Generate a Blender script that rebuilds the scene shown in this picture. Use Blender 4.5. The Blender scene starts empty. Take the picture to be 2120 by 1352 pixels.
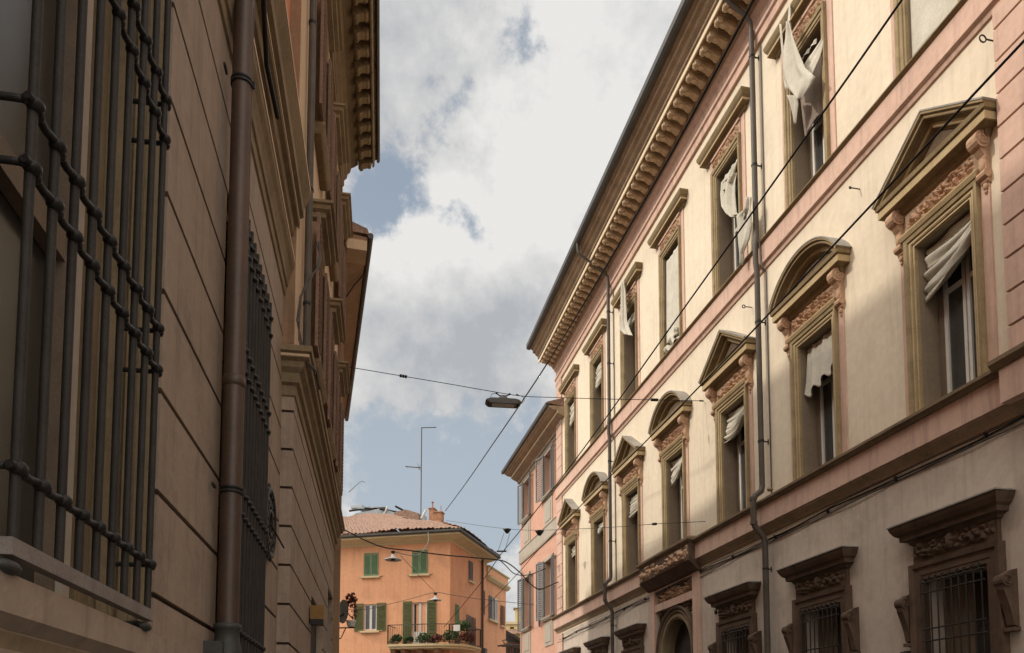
import bpy, math, random
import numpy as np
from mathutils import Vector, Matrix
rnd = random.Random(7)
C = bpy.context.scene.collection
sc = bpy.context.scene
R_ = math.radians

# ------------------------------------------------------------------ camera
TH = math.atan(1600 / 22000)
cam_d = bpy.data.cameras.new('camera'); cam = bpy.data.objects.new('camera', cam_d); C.objects.link(cam)
cam.location = (0, 0, 1.65); cam.rotation_euler = (math.pi / 2 + TH, 0, 0)
cam_d.sensor_width = 36; cam_d.lens = 27.17; cam_d.shift_y = 0.3394; cam_d.clip_start = 0.05; cam_d.clip_end = 5000
sc.camera = cam

# ------------------------------------------------------------------ frames of reference (facade planes)
class Fr:
    """x along the facade, y outward normal, z up; O is the ground point of x = 0"""
    def __init__(s, O, n):
        n = Vector((n[0], n[1], 0)).normalized(); x = Vector((n.y, -n.x, 0)); s.n = n; s.x = x
        s.M = Matrix(((x.x, n.x, 0, O[0]), (x.y, n.y, 0, O[1]), (0, 0, 1, 0), (0, 0, 0, 1)))
    def mat(s, x=0, y=0, z=0): return s.M @ Matrix.Translation((x, y, z))
    def w(s, x, y, z): return s.M @ Vector((x, y, z))
def facade(vpx, d, side):
    dx = (vpx - 1060) * math.cos(TH) / 1600; k = math.hypot(dx, 1)
    n = Vector((-1, dx, 0)) / k if side == 'R' else Vector((1, -dx, 0)) / k
    return Fr((-n.x * d, -n.y * d), n)
FR = facade(730, 7.5, 'R')          # x = distance up the street
FA = facade(790, .95, 'L')          # x = minus distance up the street
FB = facade(790, .84, 'L')

# ------------------------------------------------------------------ sun and sky
sun_dir = (-FR.n * 1.0 - FR.x * 0.22 + Vector((0, 0, -0.78))).normalized()
sd = bpy.data.lights.new('sun', 'SUN'); sd.energy = 2.05; sd.angle = R_(2.0); sd.color = (1, .93, .82)
so = bpy.data.objects.new('sun', sd); C.objects.link(so); so.rotation_euler = sun_dir.to_track_quat('-Z', 'Y').to_euler()
W = bpy.data.worlds.new('World'); sc.world = W; W.use_nodes = True
wn = W.node_tree.nodes; wl = W.node_tree.links
for n in list(wn): wn.remove(n)
def WN(t, **k):
    n = wn.new(t)
    for a, b in k.items(): setattr(n, a, b)
    return n
def wmath(op, a, b=None, clamp=False):
    n = WN('ShaderNodeMath', operation=op); n.use_clamp = clamp
    for i, v in enumerate((a, b)):
        if v is None: continue
        if isinstance(v, (int, float)): n.inputs[i].default_value = v
        else: wl.new(v, n.inputs[i])
    return n.outputs[0]
sky = WN('ShaderNodeTexSky', sky_type='NISHITA'); sky.sun_disc = False
to_sun = -sun_dir
sky.sun_elevation = math.asin(to_sun.z); sky.sun_rotation = math.atan2(to_sun.x, to_sun.y)
sky.air_density = 1.0; sky.dust_density = 1.5; sky.ozone_density = 1.0
tc = WN('ShaderNodeTexCoord')
def wnoise(scale, detail=8, rough=.55, off=(0, 0, 0), lac=2.0):
    mp = WN('ShaderNodeMapping'); mp.inputs['Location'].default_value = off
    wl.new(tc.outputs['Generated'], mp.inputs['Vector'])
    n = WN('ShaderNodeTexNoise'); n.inputs['Scale'].default_value = scale; n.inputs['Detail'].default_value = detail
    n.inputs['Roughness'].default_value = rough; n.inputs['Lacunarity'].default_value = lac
    wl.new(mp.outputs[0], n.inputs['Vector']); return n
nz = wnoise(10, 11, .62); nz2 = wnoise(3.2, 7, .6, (3, 1, 2)); nz3 = wnoise(28, 8, .65, (1, 5, 2))
def vm(op, a, b):
    n = WN('ShaderNodeVectorMath', operation=op)
    for i, v in enumerate((a, b)):
        if isinstance(v, (tuple, Vector)): n.inputs[i].default_value = v[:]
        elif isinstance(v, (int, float)): n.inputs['Scale'].default_value = v
        else: wl.new(v, n.inputs[i])
    return n
def wadd(src, noise, amp):
    s = vm('SUBTRACT', noise.outputs['Color'], (.5, .5, .5)); m = vm('SCALE', s.outputs[0], amp)
    return vm('ADD', src, m.outputs[0]).outputs[0]
warp = wadd(wadd(tc.outputs['Generated'], nz, .075), nz2, .02)
def sdir(x, y):      # direction of a spot of the sky
    xc = (x - 1060) / 1600; yc = -(y - 1395.6) / 1600; c, s = math.cos(TH), math.sin(TH)
    return Vector((xc, c - s * yc, s + c * yc)).normalized()
def blob(x, y, r0, r1, amt):
    d = vm('DISTANCE', warp, sdir(x, y)).outputs['Value']
    mr = WN('ShaderNodeMapRange', interpolation_type='SMOOTHSTEP'); wl.new(d, mr.inputs['Value'])
    mr.inputs['From Min'].default_value = r0; mr.inputs['From Max'].default_value = r1
    mr.inputs['To Min'].default_value = amt; mr.inputs['To Max'].default_value = 0
    return mr.outputs[0]
def wsum(L):
    a = L[0]
    for b in L[1:]: a = wmath('ADD', a, b)
    return a
# cloud cover: broken gaps in a mostly clouded sky
gaps = wsum([blob(1110, 40, .0, .085, .75), blob(1090, 100, .0, .05, .5), blob(990, 190, .0, .05, .38), blob(930, 265, .0, .055, .32), blob(850, 310, .0, .06, .2), blob(790, 215, .0, .08, .15),
             blob(770, 425, .0, .075, .5), blob(850, 440, .0, .07, .62), blob(940, 455, .0, .055, .75), blob(1010, 480, .0, .04, .65), blob(1065, 492, .0, .035, .5), blob(1130, 510, .0, .03, .35), blob(740, 450, .0, .06, .45),
             blob(760, 980, .03, .16, .48), blob(900, 1000, .04, .16, .52), blob(1040, 980, .03, .15, .46), blob(950, 1150, .04, .2, .45), blob(1120, 850, .0, .09, .4), blob(870, 60, .0, .16, .15),
             blob(930, 600, .03, .12, -.45), blob(1130, 640, .03, .12, -.4), blob(820, 650, .0, .1, -.3), blob(1200, 250, .04, .16, -.5), blob(1050, 330, .0, .08, -.35), blob(1300, 100, .05, .2, -.3)])
cov = wmath('SUBTRACT', .87, gaps)
cov = wmath('ADD', cov, wmath('MULTIPLY', wmath('SUBTRACT', nz.outputs['Fac'], .5), 1.7))
cov = wmath('ADD', cov, wmath('MULTIPLY', wmath('SUBTRACT', nz3.outputs['Fac'], .5), 1.25))
mr = WN('ShaderNodeMapRange', interpolation_type='SMOOTHSTEP'); wl.new(cov, mr.inputs['Value'])
mr.inputs['From Min'].default_value = .0; mr.inputs['From Max'].default_value = .50
cover = mr.outputs[0]
# brightness inside the clouds: sunlit tops, grey undersides
lum = wsum([blob(1200, 200, .04, .22, .30), blob(1090, 300, .0, .12, .24), blob(920, 505, .0, .10, .36), blob(1030, 520, .0, .08, .25), blob(820, 540, .0, .07, .25), blob(1100, 400, .0, .12, .15), blob(950, 740, .03, .16, -.20), blob(830, 690, .0, .1, -.12), blob(1080, 700, .02, .12, -.14), blob(850, 60, .02, .2, -.10), blob(900, 180, .0, .12, -.05)])
lum = wmath('ADD', lum, wmath('MULTIPLY', wmath('SUBTRACT', nz.outputs['Fac'], .5), 1.3))
lum = wmath('ADD', lum, wmath('MULTIPLY', wmath('SUBTRACT', nz3.outputs['Fac'], .5), .6))
lum = wmath('ADD', lum, .69)
cr = WN('ShaderNodeValToRGB'); wl.new(lum, cr.inputs[0])
cr.color_ramp.elements[0].position = .3; cr.color_ramp.elements[0].color = (.45, .475, .505, 1)
cr.color_ramp.elements[1].position = 1; cr.color_ramp.elements[1].color = (.82, .81, .79, 1)
e = cr.color_ramp.elements.new(.62); e.color = (.61, .612, .615, 1)
sx0 = WN('ShaderNodeSeparateXYZ'); wl.new(tc.outputs['Generated'], sx0.inputs[0])
def srange0(a, b_, amt):      # paler towards the horizon
    q = WN('ShaderNodeMapRange', interpolation_type='SMOOTHSTEP'); wl.new(sx0.outputs['Z'], q.inputs['Value'])
    q.inputs['From Min'].default_value = b_; q.inputs['From Max'].default_value = a; q.inputs['To Min'].default_value = .82; q.inputs['To Max'].default_value = amt; return q.outputs[0]
bg1 = WN('ShaderNodeBackground'); bg1.inputs[1].default_value = .104
haze = WN('ShaderNodeMixRGB'); haze.inputs[0].default_value = .5; wl.new(sky.outputs[0], haze.inputs[1]); haze.inputs[2].default_value = (4.6, 5.2, 5.7, 1); hz = srange0(.62, .28, .5); wl.new(hz, haze.inputs[0])
wl.new(haze.outputs[0], bg1.inputs[0])
sx = WN('ShaderNodeSeparateXYZ'); wl.new(tc.outputs['Generated'], sx.inputs[0])
def srange(src, a, b_, amt):
    q = WN('ShaderNodeMapRange', interpolation_type='SMOOTHSTEP'); wl.new(src, q.inputs['Value'])
    q.inputs['From Min'].default_value = a; q.inputs['From Max'].default_value = b_; q.inputs['To Min'].default_value = 0; q.inputs['To Max'].default_value = amt; return q.outputs[0]
# sky overhead-left and behind the camera brightened, added to fill the shaded walls
dp = WN('ShaderNodeVectorMath', operation='DOT_PRODUCT'); wl.new(tc.outputs['Generated'], dp.inputs[0]); dp.inputs[1].default_value = Vector((-.66, -.1, .74)).normalized()
dp2 = WN('ShaderNodeVectorMath', operation='DOT_PRODUCT'); wl.new(tc.outputs['Generated'], dp2.inputs[0]); dp2.inputs[1].default_value = Vector((.25, -.8, .55)).normalized()
glow = wsum([srange(dp.outputs['Value'], .74, .97, 4.0), srange(dp2.outputs['Value'], .35, .95, 2.0)])
glow = wmath('ADD', glow, 1.0)
bg2 = WN('ShaderNodeBackground'); wl.new(glow, bg2.inputs[1]); wm = WN('ShaderNodeMixRGB', blend_type='MULTIPLY'); wl.new(wmath('MULTIPLY', wmath('SUBTRACT', glow, 1.0), .5, clamp=True), wm.inputs[0]); wl.new(cr.outputs[0], wm.inputs[1]); wm.inputs[2].default_value = (1.03, .985, .93, 1)
wl.new(wm.outputs[0], bg2.inputs[0])
mx = WN('ShaderNodeMixShader'); wl.new(cover, mx.inputs[0]); wl.new(bg1.outputs[0], mx.inputs[1]); wl.new(bg2.outputs[0], mx.inputs[2])
wo = WN('ShaderNodeOutputWorld'); wl.new(mx.outputs[0], wo.inputs[0])
sc.view_settings.view_transform = 'Standard'; sc.view_settings.look = 'None'; sc.view_settings.exposure = 0.0; sc.view_settings.gamma = 1
sc.cycles.use_denoising = True
sc.cycles.max_bounces = 6

# ------------------------------------------------------------------ materials
def mat(name, col, col2=None, rough=.85, nscale=1.2, streak=0.0, bump=.25, bscale=60, metal=0.0, spec=.3, grime=None, gscale=2.5, gamt=.0, fine=.08):
    m = bpy.data.materials.new(name); m.use_nodes = True; nt = m.node_tree; N = nt.nodes; L = nt.links
    b = N['Principled BSDF']; b.inputs['Roughness'].default_value = rough; b.inputs['Metallic'].default_value = metal
    b.inputs['Specular IOR Level'].default_value = spec
    t = N.new('ShaderNodeTexCoord')
    def noise(sc_, mp=(1, 1, 1), det=5, rg=.6):
        q = N.new('ShaderNodeMapping'); q.inputs['Scale'].default_value = mp; L.new(t.outputs['Object'], q.inputs[0])
        n = N.new('ShaderNodeTexNoise'); n.inputs['Scale'].default_value = sc_; n.inputs['Detail'].default_value = det; n.inputs['Roughness'].default_value = rg
        L.new(q.outputs[0], n.inputs['Vector']); return n.outputs['Fac']
    def ramp(src, a, c):
        r = N.new('ShaderNodeMapRange'); L.new(src, r.inputs[0]); r.inputs[1].default_value = a; r.inputs[2].default_value = c; return r.outputs[0]
    def mix(f, a, c, mode='MIX'):
        x = N.new('ShaderNodeMixRGB'); x.blend_type = mode
        for i, v in ((0, f), (1, a), (2, c)):
            if isinstance(v, float): x.inputs[i].default_value = v
            elif isinstance(v, tuple): x.inputs[i].default_value = (*v, 1)
            else: L.new(v, x.inputs[i])
        return x.outputs[0]
    col2 = col2 or tuple(c * .78 for c in col)
    o = mix(ramp(noise(nscale), .36, .68), col, col2)
    if fine: o = mix(fine * 4, o, mix(ramp(noise(nscale * 14, det=3), .35, .65), tuple(c * (1 - fine) for c in col2), tuple(min(1, c * (1 + fine)) for c in col)))
    if streak: 
        f = ramp(noise(5, (1.6, 1.6, .09), 4), .5, .75); g = N.new('ShaderNodeMath'); g.operation = 'MULTIPLY'; L.new(f, g.inputs[0]); g.inputs[1].default_value = streak
        o = mix(g.outputs[0], o, tuple(c * .5 for c in col2))
    if gamt:
        f = ramp(noise(gscale, det=8, rg=.7), .5, .66); g = N.new('ShaderNodeMath'); g.operation = 'MULTIPLY'; L.new(f, g.inputs[0]); g.inputs[1].default_value = gamt
        o = mix(g.outputs[0], o, grime or tuple(c * .4 for c in col2))
    L.new(o, b.inputs['Base Color'])
    if bump:
        bp = N.new('ShaderNodeBump'); bp.inputs['Strength'].default_value = bump; bp.inputs['Distance'].default_value = .01
        L.new(noise(bscale, det=3), bp.inputs['Height']); L.new(bp.outputs[0], b.inputs['Normal'])
    return m
M = dict(
    cream=mat('cream_plaster', (.74, .63, .475), (.67, .565, .42), nscale=.55, streak=.24, bump=.15, bscale=22, gamt=.13, gscale=1.3),
    creamlow=mat('dusty_plaster', (.60, .51, .42), (.50, .415, .335), nscale=.5, streak=.36, bump=.3, bscale=18, gamt=.28, gscale=1.6),
    pink=mat('pink_plaster', (.64, .435, .33), (.55, .365, .28), nscale=.8, streak=.5, bump=.15, bscale=30, gamt=.12),
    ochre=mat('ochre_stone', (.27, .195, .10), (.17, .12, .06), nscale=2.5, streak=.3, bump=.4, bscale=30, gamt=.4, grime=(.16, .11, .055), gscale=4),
    frame=mat('olive_ochre_stone', (.36, .27, .145), (.25, .185, .095), nscale=3, streak=.5, bump=.4, bscale=40, gamt=.45, grime=(.15, .10, .05), gscale=5),
    gold=mat('pale_ochre_trim', (.50, .375, .205), (.38, .275, .145), nscale=3, streak=.15, bump=.3, bscale=40, gamt=.25, grime=(.22, .15, .07)),
    relief=mat('terracotta_relief', (.56, .36, .23), (.40, .25, .155), nscale=7, bump=.4, bscale=60, gamt=.45, grime=(.17, .09, .05), gscale=9),
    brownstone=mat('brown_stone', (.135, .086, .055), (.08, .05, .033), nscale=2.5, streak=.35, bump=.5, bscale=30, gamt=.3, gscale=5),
    lead=mat('weathered_lead', (.34, .31, .27), (.22, .2, .17), rough=.6, nscale=3, streak=.3, bump=.3, gamt=.3),
    sill=mat('dirty_ledge_stone', (.24, .17, .10), (.15, .105, .065), nscale=3, bump=.5, bscale=20, gamt=.4),
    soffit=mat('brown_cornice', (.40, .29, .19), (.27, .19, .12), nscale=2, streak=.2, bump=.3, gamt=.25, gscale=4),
    band=mat('pale_cornice_band', (.80, .66, .46), (.7, .56, .38), nscale=2, bump=.2),
    gutter=mat('dark_sheet_metal', (.085, .078, .07), (.05, .045, .04), rough=.5, metal=.3, nscale=3, bump=.1),
    pipe=mat('grey_painted_pipe', (.115, .095, .076), (.075, .062, .05), rough=.5, nscale=4, streak=.3, bump=.1, spec=.18),
    copper=mat('brown_copper_pipe', (.08, .048, .032), (.05, .03, .021), rough=.5, metal=.2, nscale=3, streak=.4, bump=.08, spec=.5),
    iron=mat('wrought_iron', (.03, .027, .024), (.018, .016, .015), rough=.42, metal=.0, nscale=8, bump=.35, bscale=80, spec=.18),
    ironb=mat('grey_bar_iron', (.040, .034, .028), (.023, .019, .016), rough=.6, metal=.0, nscale=8, bump=.3, bscale=90, spec=.18),
    steel=mat('galvanised_rail', (.26, .225, .20), (.17, .145, .13), rough=.55, metal=.2, nscale=7, streak=.5, bump=.3),
    cast=mat('cast_iron_shoe', (.075, .074, .066), (.05, .05, .045), rough=.55, metal=.3, nscale=6, bump=.2, spec=.18),
    glass=mat('window_glass', (.03, .035, .04), (.02, .02, .022), rough=.06, nscale=.6, bump=0, spec=.9, fine=0),
    inner=mat('dim_glass', (.06, .06, .056), (.035, .034, .031), rough=.07, nscale=3, streak=.4, bump=.35, bscale=3, spec=.8),
    dishgrey=mat('dull_grey_dish', (.36, .37, .35), (.28, .29, .275), rough=.6, nscale=5, bump=0),
    brick=mat('worn_brick', (.44, .22, .12), (.28, .14, .08), nscale=6, bump=.6, gamt=.5, grime=(.12, .07, .05), gscale=6),
    modil=mat('pale_peach_stone', (.60, .45, .29), (.42, .31, .19), nscale=4, bump=.5, bscale=40, gamt=.45, grime=(.16, .105, .06), gscale=10),
    dimglass=mat('dusty_glass', (.05, .047, .038), (.03, .028, .022), rough=.22, nscale=1.5, bump=0, spec=.35),
    reveal=mat('taupe_reveal_plaster', (.25, .19, .13), (.19, .145, .10), nscale=2, streak=.2, bump=.2, gamt=.15),
    tymp=mat('shade_dark_stone', (.15, .10, .06), (.09, .06, .035), nscale=5, bump=.4, gamt=.2),  # dark tone puts the recess shade into the colour
    grimy=mat('grimy_ochre_stone', (.30, .225, .13), (.19, .14, .08), nscale=6, streak=.3, bump=.6, gamt=.6, grime=(.07, .05, .03), gscale=9),
    white=mat('white_frame_paint', (.68, .66, .60), (.58, .55, .49), rough=.55, nscale=5, bump=.05),
    shut=mat('brown_shutter', (.20, .145, .10), (.14, .10, .068), rough=.7, nscale=5, streak=.3, bump=.2),
    cloth=mat('white_cloth', (.60, .56, .46), (.46, .42, .34), rough=.95, nscale=2.5, bump=.15, bscale=200, spec=.1, gamt=.15, gscale=3),
    aplast=mat('taupe_plaster', (.34, .262, .198), (.28, .212, .158), nscale=.9, streak=.5, bump=.35, bscale=30, gamt=.38, gscale=2.2),
    groove=mat('groove_shadow_paint', (.05, .028, .02), (.04, .022, .016), nscale=3),
    atrim=mat('olive_brown_moulding', (.27, .20, .115), (.18, .13, .075), nscale=2, streak=.3, bump=.25, gamt=.2),
    aorange=mat('burnt_orange_plaster', (.62, .24, .12), (.54, .2, .1), nscale=1, streak=.2, bump=.2),
    abrown=mat('brown_stain_and_shade_plaster', (.31, .19, .11), (.23, .14, .08), nscale=1.3, streak=.3, bump=.2, gamt=.2),
    apale=mat('pale_ochre_plaster', (.58, .42, .27), (.48, .345, .215), nscale=1.3, streak=.2, bump=.2),
    louvre=mat('rust_brown_shutter', (.22, .13, .09), (.15, .09, .06), rough=.7, nscale=6, streak=.3, bump=.2, gamt=.3, grime=(.4, .27, .2), gscale=12),
    orange=mat('orange_plaster', (.74, .375, .205), (.68, .335, .18), nscale=.5, streak=.35, bump=.2, gamt=.28, gscale=.9),
    ocream=mat('cream_eave', (.62, .5, .29), (.52, .42, .25), nscale=2, bump=.1),
    green=mat('green_shutter', (.165, .27, .145), (.12, .2, .11), rough=.6, nscale=5, streak=.2, bump=.1),
    olive=mat('olive_shutter', (.13, .14, .055), (.09, .10, .04), rough=.65, nscale=5, streak=.2, bump=.1),
    tile=mat('clay_roof_tiles', (.30, .175, .12), (.15, .095, .07), nscale=9, bump=.8, bscale=10, gamt=.6, grime=(.46, .33, .25), gscale=14),
    grey=mat('grey_sheet_roof', (.38, .42, .43), (.24, .27, .28), rough=.5, nscale=2, bump=.2),
    pink2=mat('salmon_plaster', (.60, .34, .24), (.54, .30, .215), nscale=.7, streak=.2, bump=.15, gamt=.15),
    greyst=mat('pale_grey_render', (.42, .365, .29), (.36, .31, .25), nscale=1.5, streak=.2, bump=.15),
    gshut=mat('grey_shutter', (.21, .215, .205), (.15, .155, .15), rough=.7, nscale=5, streak=.2, bump=.15),
    yellow=mat('yellow_plaster', (.68, .52, .24), (.6, .45, .2), nscale=1, bump=.1),
    asphalt=mat('asphalt', (.05, .048, .046), (.04, .04, .04), rough=.9, nscale=2, bump=.4),
    stone=mat('pavement_stone', (.24, .22, .2), (.18, .165, .15), rough=.85, nscale=2, bump=.3),
    cable=mat('black_cable', (.018, .016, .015), (.012, .011, .01), rough=.6, bump=0, fine=0),
    cable2=mat('grey_cable', (.1, .09, .08), (.07, .06, .05), rough=.6, bump=0, fine=0),
    lamp=mat('grey_lamp_housing', (.11, .105, .095), (.08, .075, .07), rough=.5, metal=.2, nscale=9, bump=.05, spec=.18),
    enamel=mat('white_enamel', (.52, .51, .48), (.42, .41, .39), rough=.3, nscale=5, bump=0),
    brass=mat('bronze_box', (.22, .12, .035), (.15, .08, .025), rough=.45, metal=.5, nscale=6, bump=.1),
    leaf=mat('leaves', (.07, .12, .035), (.035, .07, .02), rough=.7, nscale=10, bump=0),
    rust=mat('rust_flowers', (.16, .05, .03), (.10, .03, .02), rough=.8, nscale=8, bump=0),
    dark=mat('dark_timber_and_interior', (.05, .038, .03), (.03, .024, .02), rough=.8, nscale=3),
)

# ------------------------------------------------------------------ mesh builder
class MB:
    def __init__(s): s.v = []; s.f = []; s.sm = []
    def add(s, vs, fs, smooth=False):
        o = len(s.v); s.v += [tuple(v) for v in vs]; s.f += [tuple(i + o for i in f) for f in fs]; s.sm += [smooth] * len(fs); return s
    def box(s, x0, x1, y0, y1, z0, z1):
        v = [(x, y, z) for z in (z0, z1) for y in (y0, y1) for x in (x0, x1)]
        return s.add(v, [(0, 2, 3, 1), (4, 5, 7, 6), (0, 1, 5, 4), (2, 6, 7, 3), (0, 4, 6, 2), (1, 3, 7, 5)])
    def prism(s, poly, x0, x1):              # poly of (y, z), extruded along x
        n = len(poly); v = [(x0, *p) for p in poly] + [(x1, *p) for p in poly]
        f = [(i, (i + 1) % n, (i + 1) % n + n, i + n) for i in range(n)] + [tuple(range(n - 1, -1, -1)), tuple(range(n, 2 * n))]
        return s.add(v, f)
    def prismy(s, poly, y0, y1):             # poly of (x, z), extruded along y
        n = len(poly); v = [(p[0], y0, p[1]) for p in poly] + [(p[0], y1, p[1]) for p in poly]
        f = [(i, (i + 1) % n, (i + 1) % n + n, i + n) for i in range(n)] + [tuple(range(n - 1, -1, -1)), tuple(range(n, 2 * n))]
        return s.add(v, f)
    def hood(s, x0, x1, prof, y0=0, back=-.02):   # moulding with returns: prof = [(offset, z)]
        v = []
        for o, z in prof: v += [(x0 - o, back, z), (x0 - o, y0 + o, z), (x1 + o, y0 + o, z), (x1 + o, back, z)]
        f = []
        for k in range(len(prof) - 1):
            a, b = 4 * k, 4 * k + 4
            f += [(a + i, a + i + 1, b + i + 1, b + i) for i in range(3)]
        m = 4 * (len(prof) - 1)
        f += [(0, 3, 2, 1), (m, m + 1, m + 2, m + 3)]
        return s.add(v, f)
    def sweep(s, path, prof, closed_prof=True, cap=True, smooth=False):  # path (x, z) in the facade plane, prof (t, y)
        P = [Vector(p) for p in path]; n = len(P); k = len(prof); v = []
        for i in range(n):
            d0 = (P[i] - P[i - 1]).normalized() if i else (P[1] - P[0]).normalized()
            d1 = (P[i + 1] - P[i]).normalized() if i < n - 1 else d0
            t = (d0 + d1).normalized(); nn = Vector((-t.y, t.x)); cs = max(.3, nn.dot(Vector((-d0.y, d0.x)))) 
            for a, y in prof: q = P[i] + nn * (a / cs); v.append((q.x, y, q.y))
        f = []
        kk = k if closed_prof else k - 1
        for i in range(n - 1):
            for j in range(kk): a = i * k + j; b = i * k + (j + 1) % k; f.append((a, b, b + k, a + k))
        if cap and closed_prof: f += [tuple(range(k - 1, -1, -1)), tuple(range((n - 1) * k, n * k))]
        return s.add(v, f, smooth)
    def tube(s, pts, r, n=8, cap=True):
        P = [Vector(p) for p in pts]; v = []; f = []; N = len(P)
        rr = r if isinstance(r, (list, tuple)) else [r] * N
        up = Vector((0, 0, 1)) if abs((P[1] - P[0]).normalized().z) < .9 else Vector((1, 0, 0))
        for i in range(N):
            d = ((P[min(i + 1, N - 1)] - P[i]).normalized() + (P[i] - P[max(i - 1, 0)]).normalized())
            d = d.normalized() if d.length > 1e-6 else Vector((0, 0, 1))
            a = up - d * up.dot(d); a.normalize(); up = a; b = d.cross(a)
            for j in range(n): t = 2 * math.pi * j / n; v.append(P[i] + (a * math.cos(t) + b * math.sin(t)) * rr[i])
        for i in range(N - 1):
            for j in range(n): q = i * n + j; w = i * n + (j + 1) % n; f.append((q, w, w + n, q + n))
        s.add(v, f, n > 5)
        if cap: s.add([v[j] for j in range(n)], [tuple(range(n - 1, -1, -1))]); s.add([v[(N - 1) * n + j] for j in range(n)], [tuple(range(n))])
        return s
    def ball(s, c, r, n=8):
        rx, ry, rz = r if isinstance(r, (tuple, list)) else (r, r, r); v = []; f = []
        m = max(4, n // 2)
        for i in range(m + 1):
            a = math.pi * i / m
            for j in range(n): t = 2 * math.pi * j / n; v.append((c[0] + rx * math.sin(a) * math.cos(t), c[1] + ry * math.sin(a) * math.sin(t), c[2] + rz * math.cos(a)))
        for i in range(m):
            for j in range(n): q = i * n + j; w = i * n + (j + 1) % n; f.append((q, q + n, w + n, w))
        return s.add(v, f, True)
    def lathe(s, c, prof, n=14):             # prof (r, z) about a vertical axis
        v = [(c[0] + r * math.cos(2 * math.pi * j / n), c[1] + r * math.sin(2 * math.pi * j / n), c[2] + z) for r, z in prof for j in range(n)]; f = []
        for i in range(len(prof) - 1):
            for j in range(n): q = i * n + j; w = i * n + (j + 1) % n; f.append((q, w, w + n, q + n))
        return s.add(v, f, True)
    def grid(s, nu, nv, fn, smooth=True, thick=0):
        v = [fn(i / nu, j / nv) for j in range(nv + 1) for i in range(nu + 1)]
        f = [(j * (nu + 1) + i, j * (nu + 1) + i + 1, (j + 1) * (nu + 1) + i + 1, (j + 1) * (nu + 1) + i) for j in range(nv) for i in range(nu)]
        return s.add(v, f, smooth)
    def cells(s, xs, zs, fn, edge=-.4):      # stepped facade surface, fn(x, z) -> outward depth
        X, Z = sorted(set(round(a, 4) for a in xs)), sorted(set(round(a, 4) for a in zs)); nx, nz_ = len(X) - 1, len(Z) - 1
        D = [[fn((X[i] + X[i + 1]) / 2, (Z[j] + Z[j + 1]) / 2) for i in range(nx)] for j in range(nz_)]
        for j in range(nz_):
            for i in range(nx):
                y = D[j][i]
                if y is None: continue
                s.add([(X[i], y, Z[j]), (X[i + 1], y, Z[j]), (X[i + 1], y, Z[j + 1]), (X[i], y, Z[j + 1])], [(3, 2, 1, 0)])
                for (jj, ii, p, q) in ((j, i - 1, (X[i], Z[j]), (X[i], Z[j + 1])), (j, i + 1, (X[i + 1], Z[j + 1]), (X[i + 1], Z[j])), (j - 1, i, (X[i + 1], Z[j]), (X[i], Z[j])), (j + 1, i, (X[i], Z[j + 1]), (X[i + 1], Z[j + 1]))):
                    yo = D[jj][ii] if 0 <= jj < nz_ and 0 <= ii < nx else edge
                    if yo is None: yo = edge
                    if yo < y: s.add([(p[0], yo, p[1]), (q[0], yo, q[1]), (q[0], y, q[1]), (p[0], y, p[1])], [(0, 1, 2, 3)])
        return s
    def build(s, name, m, parent=None, mw=None, loc=None, label=None, bevel=0):
        me = bpy.data.meshes.new(name); me.from_pydata(s.v, [], s.f); me.materials.append(M[m] if isinstance(m, str) else m)
        me.polygons.foreach_set('use_smooth', s.sm); me.update()
        o = bpy.data.objects.new(name, me); C.objects.link(o)
        if parent: o.parent = parent
        if mw is not None: o.matrix_world = mw
        if loc: o.location = loc
        if label: o['label'] = label
        if bevel:
            b = o.modifiers.new('bevel', 'BEVEL'); b.width = bevel; b.segments = 2; b.limit_method = 'ANGLE'
        return o
def part(name, m, parent, fn, **k):
    b = MB(); fn(b); return b.build(name, m, parent, **k)
def thing(name, label, cat, mw, group=None):
    o = bpy.data.objects.new(name, None); C.objects.link(o); o.matrix_world = mw; o.empty_display_size = .2
    return tag(o, label, cat, group)
def tag(o, label, cat, group=None):
    o['label'] = label; o['category'] = cat
    if group: o['group'] = group
    return o
def copy_tree(o, parent, loc=None):
    c = o.copy(); C.objects.link(c); c.parent = parent
    if loc is not None: c.location = loc
    for ch in [k for k in KIDS.get(o.name, [])]: copy_tree(ch, c)
    return c
KIDS = {}
def index_kids():
    KIDS.clear()
    for o in bpy.data.objects:
        if o.parent: KIDS.setdefault(o.parent.name, []).append(o)

# ------------------------------------------------------------------ ground
g = MB().add([(-400, -200, -.02), (400, -200, -.02), (400, 700, -.02), (-400, 700, -.02)], [(0, 1, 2, 3)]).build('ground', 'stone'); g['kind'] = 'structure'
mid = lambda a, y: FR.w(y, a, 0)
rd = MB(); a0, a1, a2, a3 = FR.w(-12, 1.2, 0), FR.w(-12, 5.9, 0), FR.w(60, 6.2, 0), FR.w(60, 1.2, 0)
rd.add([(p.x, p.y, .0) for p in (a0, a3, a2, a1)], [(0, 1, 2, 3)]); r_ = rd.build('road', 'asphalt'); r_['kind'] = 'structure'
for nm, p0, p1, xx0, xx1 in (('pavement', 0.0, 1.2, -12, 35), ('pavement', 5.9, 8.4, -12, 12)):
    pv = MB().box(xx0, xx1, p0 + .01, p1, -.01, .13).build(nm, 'stone', mw=FR.mat()); pv['kind'] = 'structure'

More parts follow.
